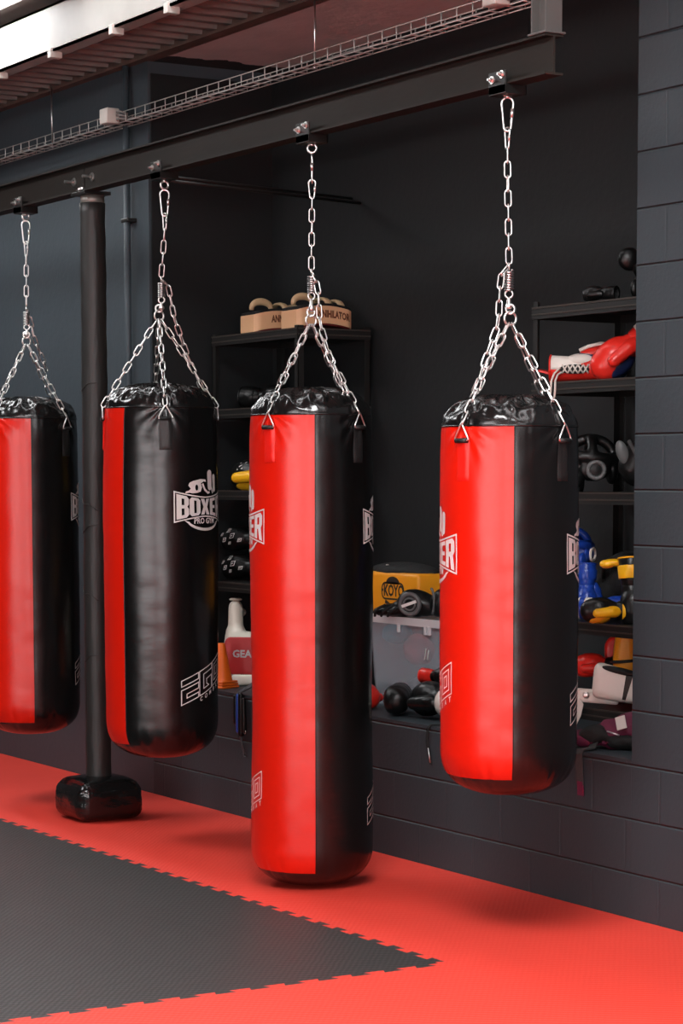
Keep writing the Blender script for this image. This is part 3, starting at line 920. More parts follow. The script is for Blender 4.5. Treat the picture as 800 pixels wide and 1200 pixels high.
    bm = nb(); chain(bm, [(0, 0, -0.180), ps + Vector((0, 0, 0.012))]); obj('upper_chain', bm, 'chrome', c)
    Ls = (z_spr - z_ring)
    hs_ = min(0.068, Ls * 0.45)
    bm = nb()
    n = 8 * 14
    tube(bm, [ps + Vector((0.0135 * cos(2 * pi * k / 14), 0.0135 * sin(2 * pi * k / 14), -0.012 - hs_ * k / n)) for k in range(n + 1)], 0.0040, 6)
    obj('spring', bm, 'darkchrome', c)
    bm = nb()
    ring(bm, ps + Vector((0, 0, 0.0)), 0.012, 0.0035, rt); obj('spring_hook', bm, 'chrome', c)
    bm = nb(); ring(bm, ps + Vector((0, 0, -hs_ - 0.024)), 0.013, 0.0035, fr); obj('spring_hook', bm, 'chrome', c)
    zt = -hs_ - 0.037
    bm = nb()
    gap = (pr - ps).z - zt
    lathe(bm, [(0.0, zt + 0.006), (0.006, zt), (0.007, zt + gap * 0.3), (0.012, zt + gap * 0.42), (0.012, zt + gap * 0.6), (0.006, zt + gap * 0.68), (0.0, zt + gap * 0.7)], 14, c=ps)
    ring(bm, pr + Vector((0, 0, 0.020)), 0.015, 0.0045, fr)
    obj('swivel', bm, 'chrome', c)
    bm = nb(); ring(bm, pr - Vector((0, 0, 0.012)), 0.023, 0.0042, fr + rt * 0.6); obj('ring', bm, 'chrome', c)
    for s in (-45, 45, 135, -135):
        a = radians(s + az)
        rr = rad(radians(s), Lb - 0.06) + 0.010
        e = Lc(Vector((x, y, rim + 0.004)) + Vector((cos(a), sin(a), 0)) * rr)
        d = Vector((cos(a), sin(a), 0))
        mid = (pr + e) / 2 - Vector((0, 0, 0.008))
        bm = nb(); chain(bm, [pr - Vector((0, 0, 0.03)) + d * 0.010, mid, e + (mid - e).normalized() * 0.004], twist=0.25 if s in (45, -135) else -0.2); obj('chain_leg', bm, 'chrome', c)
    if safety:
        pts = [ps + Vector((0, 0, 0.004))] + [pr + rt * a_ + fr * f_ + Vector((0, 0, z_)) for a_, f_, z_ in safety]
        bm = nb(); chain(bm, pts, twist=0.3); obj('safety_chain', bm, 'chrome', c)
    # ---- bracket clamped on the beam
    k = thing('beam_bracket', chain_label.replace('steel chain and spring set holding up', 'black beam bracket over'), 'bracket', (eye_x, y, BZ0), (0, 0, 0), 'beam brackets')
    bm = nb(); box2(bm, (-0.05, -0.044, -0.03), (0.05, -0.0365, 0.045), 0.002); box2(bm, (-0.05, -0.044, -0.032), (0.05, 0.044, -0.0005), 0.002); box2(bm, (-0.05, 0.0365, -0.03), (0.05, 0.044, 0.045), 0.002)
    obj('clamp', bm, 'bracket', k, False)
    bolt('bolt', (-0.028, -0.044, 0.02), (0, -1, 0), k, 0.008, 0.02); bolt('bolt', (0.03, -0.044, 0.032), (0, -1, 0), k, 0.008, 0.02)
    bm = nb(); lathe(bm, [(0.012, -0.032), (0.012, -0.040)], 6); ring(bm, (0, 0, z_eye - BZ0 + 0.008), 0.017, 0.0052, rt * 0.35 + fr if seed != 3 else fr)
    obj('eye_nut', bm, 'chrome', k)
    return t

flatw = lambda s: 0.0
make_bag('red and black punching bag at the left frame edge, left of the padded post', -10.69, BY, 1.900, 0.338, 0.243, -23.0 + 4,
         lambda s: 0.01 * sin(s * pi), 1, 'steel chain and spring set holding up the leftmost bag left of the post', -10.68, 2.878, 2.438, 2.292,
         [(0.025, -0.02, 0.08), (0.035, -0.03, 0.01), (0.10, -0.10, -0.15)], 'print_white')
make_bag('mostly black-facing punching bag with a full white boxer emblem, right of the padded post', -9.218, BY, 1.915, 0.372, 0.243, -26.3 - 39.5,
         lambda s: 0.035 * sin(min(1, max(0, 1 - s)) ** 0.8 * pi) + 0.01 * (1 - s) - 0.03 * max(0, s - 0.8), 2, 'steel chain and spring set holding up the mostly black-facing bag right of the post', -9.155, 2.868, 2.474, 2.330,
         [(0.042, 0.01, 0.115), (0.066, -0.01, -0.02), (0.13, -0.05, -0.20), (0.19, -0.07, -0.335)], 'print_white')
make_bag('tallest red and black punching bag, its base just above the red mat', -7.886, BY, 1.853, 0.002, 0.242, -30.0 + 3.5,
         lambda s: -0.022 * math.exp(-((s - 0.42) / 0.16) ** 2), 3, 'steel chain and spring set holding up the tallest bag in front of the left shelf', -7.875, 2.873, 2.407, 2.233,
         [(0.028, 0.02, 0.12), (0.034, 0.02, -0.02), (0.075, 0.07, -0.17), (0.145, 0.145, -0.335)], 'print_white')
make_bag('short red and black punching bag near the alcove edge, in front of the right shelf', -6.529, BY, 1.784, 0.520, 0.236, -34.9 + 4,
         lambda s: 0.006 * sin(s * pi), 4, 'steel chain and spring set holding up the short bag in front of the right shelf', -6.552, 2.905, 2.325, 2.162,
         [(-0.034, 0.02, 0.13), (-0.040, 0.02, -0.03), (-0.095, 0.06, -0.19), (-0.125, 0.05, -0.30), (-0.205, 0.02, -0.355)], 'print_white')

#P2BEGIN
# ------------------------------------------------------------------ shelving units in the alcove
def shelf_unit(label, x0, x1, y0, y1, levels, top):
    t = thing('shelving_unit', label, 'shelf', (x0, y0, SILL))
    Lx, Ly = x1 - x0, y1 - y0
    for px, py, sx, sy in ((0, 0, 1, 1), (Lx, 0, -1, 1), (0, Ly, 1, -1), (Lx, Ly, -1, -1)):
        bm = nb()
        box2(bm, (px, py, 0.0005), (px + sx * 0.032, py + sy * 0.003, top - SILL)); box2(bm, (px, py, 0.0005), (px + sx * 0.003, py + sy * 0.032, top - SILL))
        o = obj('upright', bm, 'shelf', t, False)
    for z in levels:
        bm = nb(); h = z - SILL
        box2(bm, (0.004, 0.004, h - 0.012), (Lx - 0.004, Ly - 0.004, h))
        o = obj('shelf_board', bm, 'shelf', t, False)
        bm = nb()
        for a, b in (((0.0, -0.004, 0), (Lx, 0.008, 0)), ((0.0, Ly - 0.008, 0), (Lx, Ly + 0.002, 0))):
            box2(bm, (a[0], a[1], h - 0.045), (b[0], b[1], h + 0.002)); 
        for a, b in (((-0.002, 0.0), (0.008, Ly)), ((Lx - 0.008, 0.0), (Lx + 0.004, Ly))):
            box2(bm, (a[0], a[1], h - 0.045), (b[0], b[1], h + 0.002))
        e = obj('edge_rail', bm, 'shelf', o, False)
        bm = nb()
        box2(bm, (0.0, -0.0065, h - 0.004), (Lx, -0.004, h + 0.003)); box2(bm, (0.0, -0.0065, h - 0.030), (Lx, -0.004, h - 0.024))
        box2(bm, (Lx + 0.004, 0.0, h - 0.004), (Lx + 0.0065, Ly, h + 0.003)); box2(bm, (Lx + 0.004, 0, h - 0.030), (Lx + 0.0065, Ly, h - 0.024))
        obj('rail_rib', bm, 'shelf_lip', o, False)
    return t
LSH = dict(x0=-10.44, x1=-9.57, y0=5.45, y1=5.85)
shelf_unit('black steel shelving unit in the far corner of the alcove under the tan kick pads', -10.44, -9.57, 5.45, 5.85, (2.315, 1.95, 1.545, 1.085), 2.33)
shelf_unit('black steel shelving unit at the near end of the alcove beside the block wall', -7.62, -6.70, 5.42, 5.86, (2.285, 1.985, 1.552, 1.045, 0.712), 2.31)

# ------------------------------------------------------------------ soft gear
def glove(label, loc, rz=0.0, s=1.0, fist='l_black', thumb=None, cuff=None, trim=None, palm=None, ry=0.0, rx=0.0, group=None, flip=1, marks=None):
    """boxing glove: local +x to the knuckles, palm down, thumb on +y (or -y when flip = -1)"""
    t = thing('boxing_glove', label, 'boxing glove', loc, (rx, ry, rz), group)
    t.scale = (s, s, s)
    thumb = thumb or fist; cuff = cuff or fist; trim = trim or cuff
    bm = nb()
    ell(bm, (.195, 0, .070), (.082, .056, .058)); ell(bm, (.240, 0, .060), (.052, .054, .056)); ell(bm, (.215, 0, .040), (.055, .050, .038)); ell(bm, (.13, 0, .064), (.058, .043, .042))
    f = fuse('fist', bm, fist, t, 0.007, 5, 0.0025, 22)
    bm = nb(); ell(bm, (.13, flip * .040, .058), (.042, .026, .030)); capsule(bm, (.135, flip * .048, .058), (.205, flip * .066, .052), .027, .023)
    fuse('thumb', bm, thumb, t, 0.006, 4)
    bm = nb()
    lathe(bm, [(.040, .004), (.050, 0.0), (.054, .008), (.051, .05), (.046, .105), (.043, .112)], 28, (0, 0, .062), 'X', cap=False)
    for v in bm.verts: v.co.y *= 0.92
    c = obj('cuff', bm, cuff, t)
    bm = nb(); lathe(bm, [(.041, .004), (.036, .03), (.030, .06), (0.0, .062)], 24, (0, 0, .062), 'X', cap=False); obj('lining', bm, 'mesh_black', c)
    bm = nb()
    tube(bm, [(.002, .050 * cos(2 * pi * k / 28), .062 + .051 * sin(2 * pi * k / 28)) for k in range(28)], .0042, 6, closed=True); obj('cuff_binding', bm, trim, c)
    bm = nb()
    lathe(bm, [(.0535, .032), (.0545, .034), (.0515, .082), (.0505, .084)], 28, (0, 0, .062), 'X', cap=False)
    obj('wrist_strap', bm, trim, t)
    if palm:
        bm = nb(); ell(bm, (.205, 0, .036), (.072, .049, .040)); fuse('palm', bm, palm, t, 0.007, 4)
    if marks:
        for (px, pz, w, h) in marks:
            bm = flat([stroke([(-w, -h), (w * .6, -h * .7), (w, h), (-w * .5, h * .8)], .003), line([(-w * .4, -h * .2), (w * .3, h * .3)], .004)], (), 0.0)
            try: press('printed_mark', bm, f, t, 'print_white', (px, 0, pz), (-1, 0, 0), (0, 0, 1))
            except Exception: pass
    return t

def headguard(label, loc, rz=0.0, s=1.0, col='l_black', pad='l_black', ring_m='l_grey', rx=0.0, ry=0.0):
    """open-faced head guard: local +x is the face"""
    t = thing('head_guard', label, 'head guard', loc, (rx, ry, rz)); t.scale = (s, s, s)
    bm = nb()
    band = [(.108 * cos(a), .090 * sin(a), .150 + .01 * cos(a)) for a in [2 * pi * k / 32 for k in range(32)]]
    tube(bm, band, .028, 10, closed=True)
    tube(bm, [(.105 * cos(a), 0, .150 + .085 * sin(a)) for a in [pi * k / 16 for k in range(17)]], .024, 10)
    tube(bm, [(0, .088 * cos(a), .150 + .085 * sin(a)) for a in [pi * k / 16 for k in range(17)]], .024, 10)
    ell(bm, (-.095, 0, .10), (.032, .075, .07)); ell(bm, (-.01, .088, .10), (.07, .022, .055)); ell(bm, (-.01, -.088, .10), (.07, .022, .055))
    shell = fuse('shell', bm, col, t, 0.008, 5)
    for sg in (1, -1):
        bm = nb(); ell(bm, (.070, sg * .078, .062), (.040, .026, .048)); fuse('cheek_pad', bm, pad, t, 0.007, 3)
        bm = nb(); ring(bm, (-.015, sg * .108, .095), .036, .010, (0, 1, 0)); obj('ear_ring', bm, ring_m, t)
        bm = nb(); lathe(bm, [(.0, .0), (.030, .002), (.034, 0.0)], 24, (-.015, sg * .106, .095), 'Y', cap=False); obj('ear_cover', bm, 'mesh_black', t)
    bm = nb(); tube(bm, [(.045, .075 * cos(a), .045 - .043 * sin(a)) for a in [pi * k / 12 for k in range(13)]], .012, 8); obj('chin_strap', bm, pad, t)
    return t

def kick_pad(label, loc, rz):
    """curved thai pad: local +y runs along the pad"""
    t = thing('kick_pad', label, 'kick pad', loc, (0, 0, rz), 'tan kick pads on the shelf top')
    Ln, Wd, Th = 0.30, 0.19, 0.092
    def bow(y): return 0.022 * (1 - ((y - Ln / 2) / (Ln / 2)) ** 2)
    def slab_(z0, z1, inset=0.0):
        bm = nb(); rows = []
        for k in range(25):
            y = inset + (Ln - 2 * inset) * k / 24
            e = 0.018 * max(0, 1 - min(y - inset, Ln - inset - y) / 0.03) ** 2
            rows.append([bm.verts.new((x, y, z + bow(y))) for x, z in ((-Wd / 2 + inset + e, z0), (Wd / 2 - inset - e, z0), (Wd / 2 - inset - e, z1), (-Wd / 2 + inset + e, z1))])
        for A, B in zip(rows, rows[1:]):
            for j in range(4): bm.faces.new((A[j], A[(j + 1) % 4], B[(j + 1) % 4], B[j]))
        bm.faces.new(rows[0][::-1]); bm.faces.new(rows[-1])
        bmesh.ops.recalc_face_normals(bm, faces=bm.faces[:])
        return bm
    bm = slab_(0.008, Th); body = obj('body', bm, 'l_tan', t, False); sharp(body, 40)
    bm = slab_(-0.004 + 0.004, 0.014, 0.004); sharp(obj('strike_face', bm, 'l_maroon', t, False), 40)
    bm = slab_(Th - 0.006, Th + 0.012, 0.003); sharp(obj('back_panel', bm, 'fab_black', t, False), 40)
    bm = nb(); tube(bm, [(0.0, 0.025 + 0.105 * (0.5 - 0.5 * cos(a)), Th + 0.012 + bow(0.07) + 0.042 * sin(a) ** 0.7) for a in [pi * k / 18 for k in range(19)]], [.011 + .007 * sin(pi * k / 18) for k in range(19)], 12)
    obj('handle', bm, 'l_beige', t)
    for y in (0.175, 0.245):
        bm = nb()
        tube(bm, [(-Wd / 2 * cos(a) * 0.82, y, Th + 0.008 + bow(y) + 0.032 * sin(a)) for a in [pi * k / 16 for k in range(17)]], .008, 8)
        for v in bm.verts: v.co.y = y + (v.co.y - y) * 2.4
        obj('arm_strap', bm, 'l_beige' if y < .25 else 'fab_black', t)
    bm = flat((), [('ANNIHILATOR', 0.046, 0, 0, 0.62, 0.0022)], 0.0)
    for v in bm.verts: v.co = Vector((Wd / 2 + 0.0012, 0.185 + v.co.x, 0.052 + v.co.y + bow(0.185 + v.co.x)))
    obj('printed_lettering', bm, 'print_tan', body, False)
    return t
kick_pad('tan kick pad on the shelf top, its end covered by the other pad', (-10.165, 5.50, 2.318), radians(-4))
kick_pad('tan kick pad with beige handle lying nearest the shelf corner, behind the chains', (-9.755, 5.505, 2.318), radians(-2))

# left shelf
glove('dull black leather glove lying on the second shelf below the tan kick pads', (-10.36, 5.58, 1.952), radians(30), 1.0, 'l_black')
glove('black and yellow glove on the third shelf, half hidden behind the tallest bag', (-10.02, 5.62, 1.547), radians(-165), 1.22, 'l_black', 'l_yellow', 'l_black', 'l_yellow', palm='l_yellow', marks=[(.2, .1, .02, .015)])
mk = [(.20, .080, .013, .012), (.245, .060, .010, .010), (.16, .06, .010, .008), (.225, .105, .012, .008), (.215, .045, .007, .006), (.265, .085, .008, .007)]
glove('black glove with white marks lying on the lower left shelf, topmost of its pair', (-10.27, 5.70, 1.232), radians(-150), 1.05, 'l_black', marks=mk, flip=-1)
glove('black glove with white marks lying on the lower left shelf, bottom of its pair', (-10.25, 5.70, 1.087), radians(-153), 1.1, 'l_black', marks=mk, flip=-1)

# moulded white piece, red pad, cone
t = thing('moulded_stand', 'white moulded plastic piece with stubby neck behind the orange cone', 'stand', (-10.31, 5.505, SILL))
bm = nb()
d = Vector((0.524, 0.852, 0))
capsule(bm, (0, 0, .27), (0, 0, .375), .040, .037, 18); ell(bm, (0, 0, .245), (.06, .05, .05))
for k in range(8):
    s = k / 7
    ell(bm, (0.02 + 0.26 * s, 0.03 * s, .215 - .012 * s), (.06, .06, .045 + .01 * s))
for k in range(8):
    s = k / 7
    ell(bm, (-0.01 - 0.03 * s, -0.01 * s, .22 - .19 * s), (.045, .055, .045))
ell(bm, (-.035, -.015, .05), (.055, .06, .05)); ell(bm, (0.18, 0.10, .035), (.14, .06, .034)); ell(bm, (-0.05, 0.05, .345), (.05, .03, .026))
for v in bm.verts: v.co.z = max(0.0005, v.co.z)
fuse('body', bm, 'moulded', t, 0.010, 6)
bm = nb(); lathe(bm, [(.030, .0), (.033, .006), (.024, .011), (0, .012)], 24, (0, 0, .409)); obj('cap', bm, 'moulded', t)

t = thing('strike_pad', 'red rounded pad with grey lettering leaning behind the orange cone', 'pad', (-10.02, 5.455, SILL + 0.055), (radians(-5), 0, radians(50)))
bm = nb(); prism(bm, rrect(0.30, 0.185, 0.03, 6, (0, 0.0925)), -0.025, 0.025)
bmesh.ops.bevel(bm, geom=[e for e in bm.edges if len(e.link_faces) == 2 and e.calc_face_angle(0) > 1.2], offset=0.010, segments=3, affect='EDGES', profile=0.5)
b = sharp(obj('body', bm, 'red_pad', t, False), 50)
bm = flat((), [('GEAR', 0.050, 0, 0, 1.0, 0.0015)], 0.0)
for v in bm.verts: v.co = Vector((v.co.x - 0.045, -0.0262, 0.10 + v.co.y))
obj('printed_lettering', bm, 'print_grey', b, False)
bm = nb(); box2(bm, (-0.11, -0.035, -0.055), (0.14, 0.035, -0.001), 0.012); obj('base', bm, 'moulded', t)

t = thing('traffic_cone', 'small orange plastic cone standing on the alcove sill', 'cone', (-10.005, 5.262, SILL), (0, 0, radians(20)))
bm = nb(); lathe(bm, [(.056, .034), (.053, .040), (.018, .215), (.015, .220), (.010, .218), (.010, .20)], 32, cap=False); obj('body', bm, 'cone', t)
bm = nb()
for k, (w_, z0, z1) in enumerate(((.125, 0.0005, .013), (.120, .014, .025), (.115, .026, .036))): box2(bm, (-w_ / 2, -w_ / 2, z0), (w_ / 2, w_ / 2, z1), 0.004)
obj('base', bm, 'cone', t)

t = thing('jump_rope_bundle', 'bundle of dark cords with blue handle hanging over the sill by the cone', 'ropes', (-9.62, W - 0.012, SILL))
for k in range(4):
    bm = nb(); o_ = 0.012 * k
    tube(bm, [(0.10 - o_, 0.16, 0.14), (0.06 - o_, 0.10, 0.09), (0.02 - o_, 0.035, 0.035), (-0.005 - o_ * .6, -0.004, 0.012), (-0.012 - o_ * .5, -0.010, -0.06), (-0.006 + o_, -0.008, -0.20 - 0.03 * k), (0.03 + o_ * 0.6, -0.008, -0.26 - 0.01 * k)], 0.0042, 6)
    obj('cord', bm, 'cord', t)
for nm, x, z0, z1, r, m in (('handle', -0.035, -0.13, -0.01, .014, 'l_black'), ('handle', -0.010, -0.17, -0.005, .013, 'blue_plastic'), ('handle', 0.018, -0.18, 0.0, .016, 'l_black'), ('handle', 0.045, -0.16, -0.02, .014, 'l_black')):
    bm = nb(); capsule(bm, (x, -0.016, z1), (x + 0.004, -0.016, z0), r * .8, r, 12); obj(nm, bm, m, t)
bm = nb(); ring(bm, (0.055, -0.016, -0.17), .009, .002, (0, 1, 0)); obj('clip', bm, 'chrome', t)

# ------------------------------------------------------------------ clear bin with gear on it
t = thing('storage_bin', 'clear plastic storage bin on the sill between the tallest and the short bag', 'storage bin', (-8.58, 5.655, SILL))
bm = nb()
def tub(bm, w0, d0, w1, d1, z0, z1, r=0.03, th=0.004):
    A = [bm.verts.new((x, y, z0)) for x, y in rrect(w0, d0, r)]; B = [bm.verts.new((x, y, z1)) for x, y in rrect(w1, d1, r)]
    C_ = [bm.verts.new((x, y, z1)) for x, y in rrect(w1 - 2 * th, d1 - 2 * th, r)]; D = [bm.verts.new((x, y, z0 + th)) for x, y in rrect(w0 - 2 * th, d0 - 2 * th, r)]
    n = len(A)
    for P, Q in ((A, B), (B, C_), (C_, D)):
        for i in range(n): bm.faces.new((P[i], P[(i + 1) % n], Q[(i + 1) % n], Q[i]))
    bm.faces.new(A[::-1]); bm.faces.new(D)
tub(bm, 0.74, 0.33, 0.78, 0.37, 0.002, 0.385)
sharp(obj('tub', bm, 'clear', t, False), 40)
bm = nb()
o1, o2 = rrect(0.81, 0.395, 0.035), rrect(0.775, 0.365, 0.03)
for za, zb in ((0.375, 0.408),):
    A = [bm.verts.new((x, y, za)) for x, y in o1]; B = [bm.verts.new((x, y, zb)) for x, y in o1]; C_ = [bm.verts.new((x, y, zb)) for x, y in o2]; D = [bm.verts.new((x, y, za)) for x, y in o2]
    n = len(A)
    for P, Q in ((A, B), (B, C_), (C_, D), (D, A)):
        for i in range(n): bm.faces.new((P[i], P[(i + 1) % n], Q[(i + 1) % n], Q[i]))
obj('rim', bm, 'clear_rim', t, False)
bm = nb(); prism(bm, rrect(0.776, 0.366, 0.03), 0.398, 0.404, 'XY'); obj('lid', bm, 'clear', t, False)
for x in (-0.12, 0.10, 0.13):
    bm = nb(); box2(bm, (x, -0.1995, 0.34), (x + 0.016, -0.186, 0.38), 0.003); obj('latch', bm, 'clear_rim', t, False)
bm = flat([line([(0, 0), (.012, .05)], .008), line([(.022, 0), (.034, .045)], .01)], (), 0)
for v in bm.verts: v.co = Vector((0.085 + v.co.x, -0.1835, 0.23 + v.co.y))
obj('sticker', bm, 'print_white', t, False)
for nm, lab, c, r, m in (('hand_wrap', 'crumpled teal cloth inside the clear storage bin', (-8.86, 5.56, .905), (.085, .06, .045), 'cyan'), ('hand_wrap', 'rose red cloth roll inside the clear storage bin', (-8.74, 5.60, .84), (.085, .06, .07), 'rose'),
                     ('hand_wrap', 'grey cloth bundle at the bottom inside the clear storage bin', (-8.68, 5.62, .66), (.15, .08, .065), 'greycloth')):
    bm = nb(); ell(bm, (0, 0, 0), r, None, 28)
    for k in range(3): ell(bm, (r[0] * .5 * cos(k * 2.2), r[1] * .4 * sin(k * 2.2), -r[2] * .2), (r[0] * .6, r[1] * .7, r[2] * .7))
    o = fuse(nm, bm, m, None, 0.008, 3, 0.012, 18); o.location = c
    tag(o, lab, 'cloth')

t = thing('gear_bag', 'yellow gear bag with black lid and oval emblem standing on the clear bin', 'bag', (-9.03, 5.685, SILL + 0.4085))
bm = nb(); box2(bm, (-0.27, -0.085, 0), (0.27, 0.12, 0.185), 0.02, 3)
bmesh.ops.subdivide_edges(bm, edges=bm.edges[:], cuts=2, use_grid_fill=True)
for v in bm.verts: v.co.x += 0.010 * sin(v.co.z * 14) * (1 if v.co.x > 0 else -1)
b = obj('body', bm, 'l_amber', t)
bm = nb(); ell(bm, (0.0, 0.02, 0.185), (0.262, 0.10, 0.045)); o = fuse('lid', bm, 'fab_black', t, 0.010, 3)
bm = nb(); lathe(bm, [(.0, .006), (.007, .004), (.008, 0)], 12, (-0.02, -0.06, 0.215)); obj('snap', bm, 'chrome', t)
G = [stroke(rrect(0.145, 0.052, 0.022, 5), 0.006), [[(0.045 * cos(a), 0.024 + 0.024 * sin(a)) for a in [pi * k / 12 for k in range(13)]]],
     line([(-0.05, -0.034), (-0.02, -0.046), (0.02, -0.046), (0.05, -0.034)], 0.012)]
bm = flat(G, [('·KOYO', 0.052, 0, 0, 0.88, 0.0018)], 0.0)
for v in bm.verts: v.co = Vector((0.068 + v.co.x * 1.30, -0.0865, 0.100 + v.co.y * 1.40))
obj('printed_emblem', bm, 'print_dark', b, False)

t = thing('head_guard', 'black head guard with a round ear ring lying on the clear bin', 'head guard', (-8.64, 5.505, SILL + 0.4085), (0, 0, radians(38)))
bm = nb(); ell(bm, (-.115, .01, .026), (.075, .050, .026)); ell(bm, (0, .02, .062), (.085, .060, .062)); ell(bm, (-.05, .02, .038), (.06, .05, .038)); ell(bm, (.06, .02, .05), (.05, .05, .05))
fuse('shell', bm, 'l_black', t, 0.007, 4, 0.008, 20)
bm = nb(); ell(bm, (.125, .02, .066), (.052, .062, .066), Euler((0, radians(20), 0)).to_matrix()); fuse('cheek_pad', bm, 'l_black', t, 0.007, 2)
bm = nb(); tube(bm, [(.085 + .05 * sin(a) * .5, -.01 - .025 * sin(a), .07 + .06 * cos(a)) for a in [0.2 + 2.4 * k / 14 for k in range(15)]], .006, 8); obj('pad_edge', bm, 'l_grey', t)
bm = nb(); ring(bm, (0, -.045, .060), .044, .011, (0, 1, 0.05)); obj('ear_ring', bm, 'l_grey', t)
bm = nb(); lathe(bm, [(.0, -.048), (.034, -.046), (.040, -.040)], 28, (0, 0, .060), 'Y', cap=False); obj('ear_cover', bm, 'mesh_black', t)
bm = nb(); ring(bm, (0, -.050, .060), .027, .005, (0, 1, 0.05)); obj('ear_ring', bm, 'l_grey', t)
bm = flat([line([(-.034, -.010), (.034, .014)], .013)], (), 0)
for v in bm.verts: v.co = Vector((v.co.x, -.0575, .060 + v.co.y))
obj('printed_mark', bm, 'print_white', t, False)
for k in range(3):
    bm = nb(); tube(bm, [(-.17 + .03 * k, -.03, .004), (-.165 + .035 * k, -.045, .02), (-.15 + .04 * k, -.042, .038), (-.12 + .045 * k, -.03, .055)], .006, 8); obj('strap', bm, 'fab_black', t)

# gloves on the sill in front of the bin
glove('plain black glove on the sill in front of the bin, fist towards the short bag', (-8.607, 5.415, SILL + 0.002), radians(-36), 1.06, 'l_black', 'l_black', 'l_black', 'l_black')
glove('glossy black glove with white cuff edging on the sill behind the short bag', (-8.02, 5.34, SILL + 0.002), radians(176), 1.25, 'l_black', 'l_black', 'l_black', 'l_white')
glove('red glove with yellow trim on the sill next to the tallest bag', (-8.93, 5.36, SILL + 0.002), radians(-8), 0.88, 'l_red', 'l_red', 'l_red', 'l_yellow')
glove('small black glove with a red cuff lying over the sill gloves', (-8.40, 5.40, SILL + 0.135), radians(14), 0.60, 'l_black', 'l_black', 'l_red', 'l_red')
def ribbon(name, pts, w, m, parent=None, th=0.002, wdir=(1, 0, 0)):
    bm = nb(); wd = Vector(wdir).normalized() * w / 2; rows = []
    P = [Vector(p) for p in pts]
    for i, p in enumerate(P):
        d = (P[min(i + 1, len(P) - 1)] - P[max(i - 1, 0)]).normalized(); n = d.cross(wd).normalized() * th
        rows.append([bm.verts.new(p - wd + n), bm.verts.new(p + wd + n), bm.verts.new(p + wd - n), bm.verts.new(p - wd - n)])
    for A, B in zip(rows, rows[1:]):
        for j in range(4): bm.faces.new((A[j], A[(j + 1) % 4], B[(j + 1) % 4], B[j]))
    bm.faces.new(rows[0][::-1]); bm.faces.new(rows[-1])
    return obj(name, bm, m, parent, False)
t = thing('hook_strap', 'thin black strap hanging over the sill edge below the clear bin', 'strap', (-8.0, W, SILL))
ribbon('strap', [(0.02, 0.05, 0.004), (0.01, 0.0, 0.006), (-0.005, -0.008, -0.01), (-0.01, -0.008, -0.07), (0.02, -0.008, -0.16)], 0.016, 'fab_black', t)
bm = nb(); tube(bm, [(0.005, -0.012, -0.09), (0.021, -0.012, -0.15)], 0.0022, 6); obj('buckle', bm, 'chrome', t)

# ------------------------------------------------------------------ right shelf
glove('matt black glove lying on the right shelf top with its cuff towards the wall', (-7.19, 5.51, 2.288), radians(-158), 0.52, 'l_black')
headguard('black head guard sitting on the right shelf top by the block wall', (-7.10, 5.635, 2.288), radians(-70), 0.78, 'l_black', 'l_black', 'l_black')
t = thing('focus_mitt', 'round black focus mitt with white dot leaning on the head guard', 'focus mitt', (-7.165, 5.55, 2.45), (radians(0), 0, radians(-30 + 90)))
bm = nb(); lathe(bm, [(0, -.026), (.03, -.024), (.042, -.012), (.045, 0), (.042, .012), (.03, .024), (0, .026)], 30, (0, 0, .0), 'Y', cap=False); obj('pad', bm, 'l_black', t)
bm = nb(); lathe(bm, [(0, -.026), (.010, -.025), (.011, -.021)], 16, (0, 0, .0), 'Y', cap=False); obj('target_dot', bm, 'l_white', t)

# the lace-up glove with its trailing laces
ang = radians(46)
t = thing('boxing_glove', 'red, white and blue lace-up glove with its cream lace dangling off the shelf', 'boxing glove', (-7.57, 5.475, 1.988), (0, 0, ang))
bm = nb(); ell(bm, (.205, 0, .062), (.078, .055, .056)); ell(bm, (.16, 0, .058), (.07, .050, .050))
fuse('fist', bm, 'l_red', t, 0.007, 4)
bm = nb(); ell(bm, (.258, 0, .055), (.050, .052, .053)); fuse('knuckle_panel', bm, 'l_teal', t, 0.007, 4)
bm = nb(); ell(bm, (.13, 0.0, .088), (.075, .047, .030)); ell(bm, (.235, -.012, .085), (.036, .042, .042)); fuse('back_panel', bm, 'l_white', t, 0.006, 4)
bm = nb(); capsule(bm, (.135, .01, .112), (.225, .0, .128), .024, .026); fuse('thumb', bm, 'l_red', t, 0.006, 4)
bm = nb(); tube(bm, [(.115, -.004, .128), (.15, -.012, .143), (.20, -.014, .154), (.245, -.012, .148), (.258, -.012, .128)], .0075, 8); obj('thumb_binding', bm, 'l_white', t)
bm = nb(); tube(bm, [(.115, -.016, .112), (.16, -.026, .104), (.205, -.026, .104)], .0065, 8); obj('thumb_seam', bm, 'l_navy', t)
def half_cuff(a0, a1, m, nm):
    bm = nb(); rows = []
    for x, r in ((0, .054), (.04, .052), (.10, .048), (.16, .046)):
        rows.append([bm.verts.new((x, r * cos(a0 + (a1 - a0) * k / 16) * .9, .056 + r * sin(a0 + (a1 - a0) * k / 16))) for k in range(17)])
    for A, B in zip(rows, rows[1:]):
        for k in range(16): bm.faces.new((A[k], A[k + 1], B[k + 1], B[k]))
    o = obj(nm, bm, m, t); md = o.modifiers.new('s', 'SOLIDIFY'); md.thickness = 0.004; md.offset = -1
    return o
c1 = half_cuff(radians(15), radians(185), 'l_white', 'cuff_top'); c2 = half_cuff(radians(185), radians(375), 'l_red', 'cuff')
bm = nb(); tube(bm, [(0.0, .054 * .9 * cos(2 * pi * k / 28), .056 + .054 * sin(2 * pi * k / 28)) for k in range(28)], .0042, 6, closed=True); obj('cuff_binding', bm, 'l_red', c2)
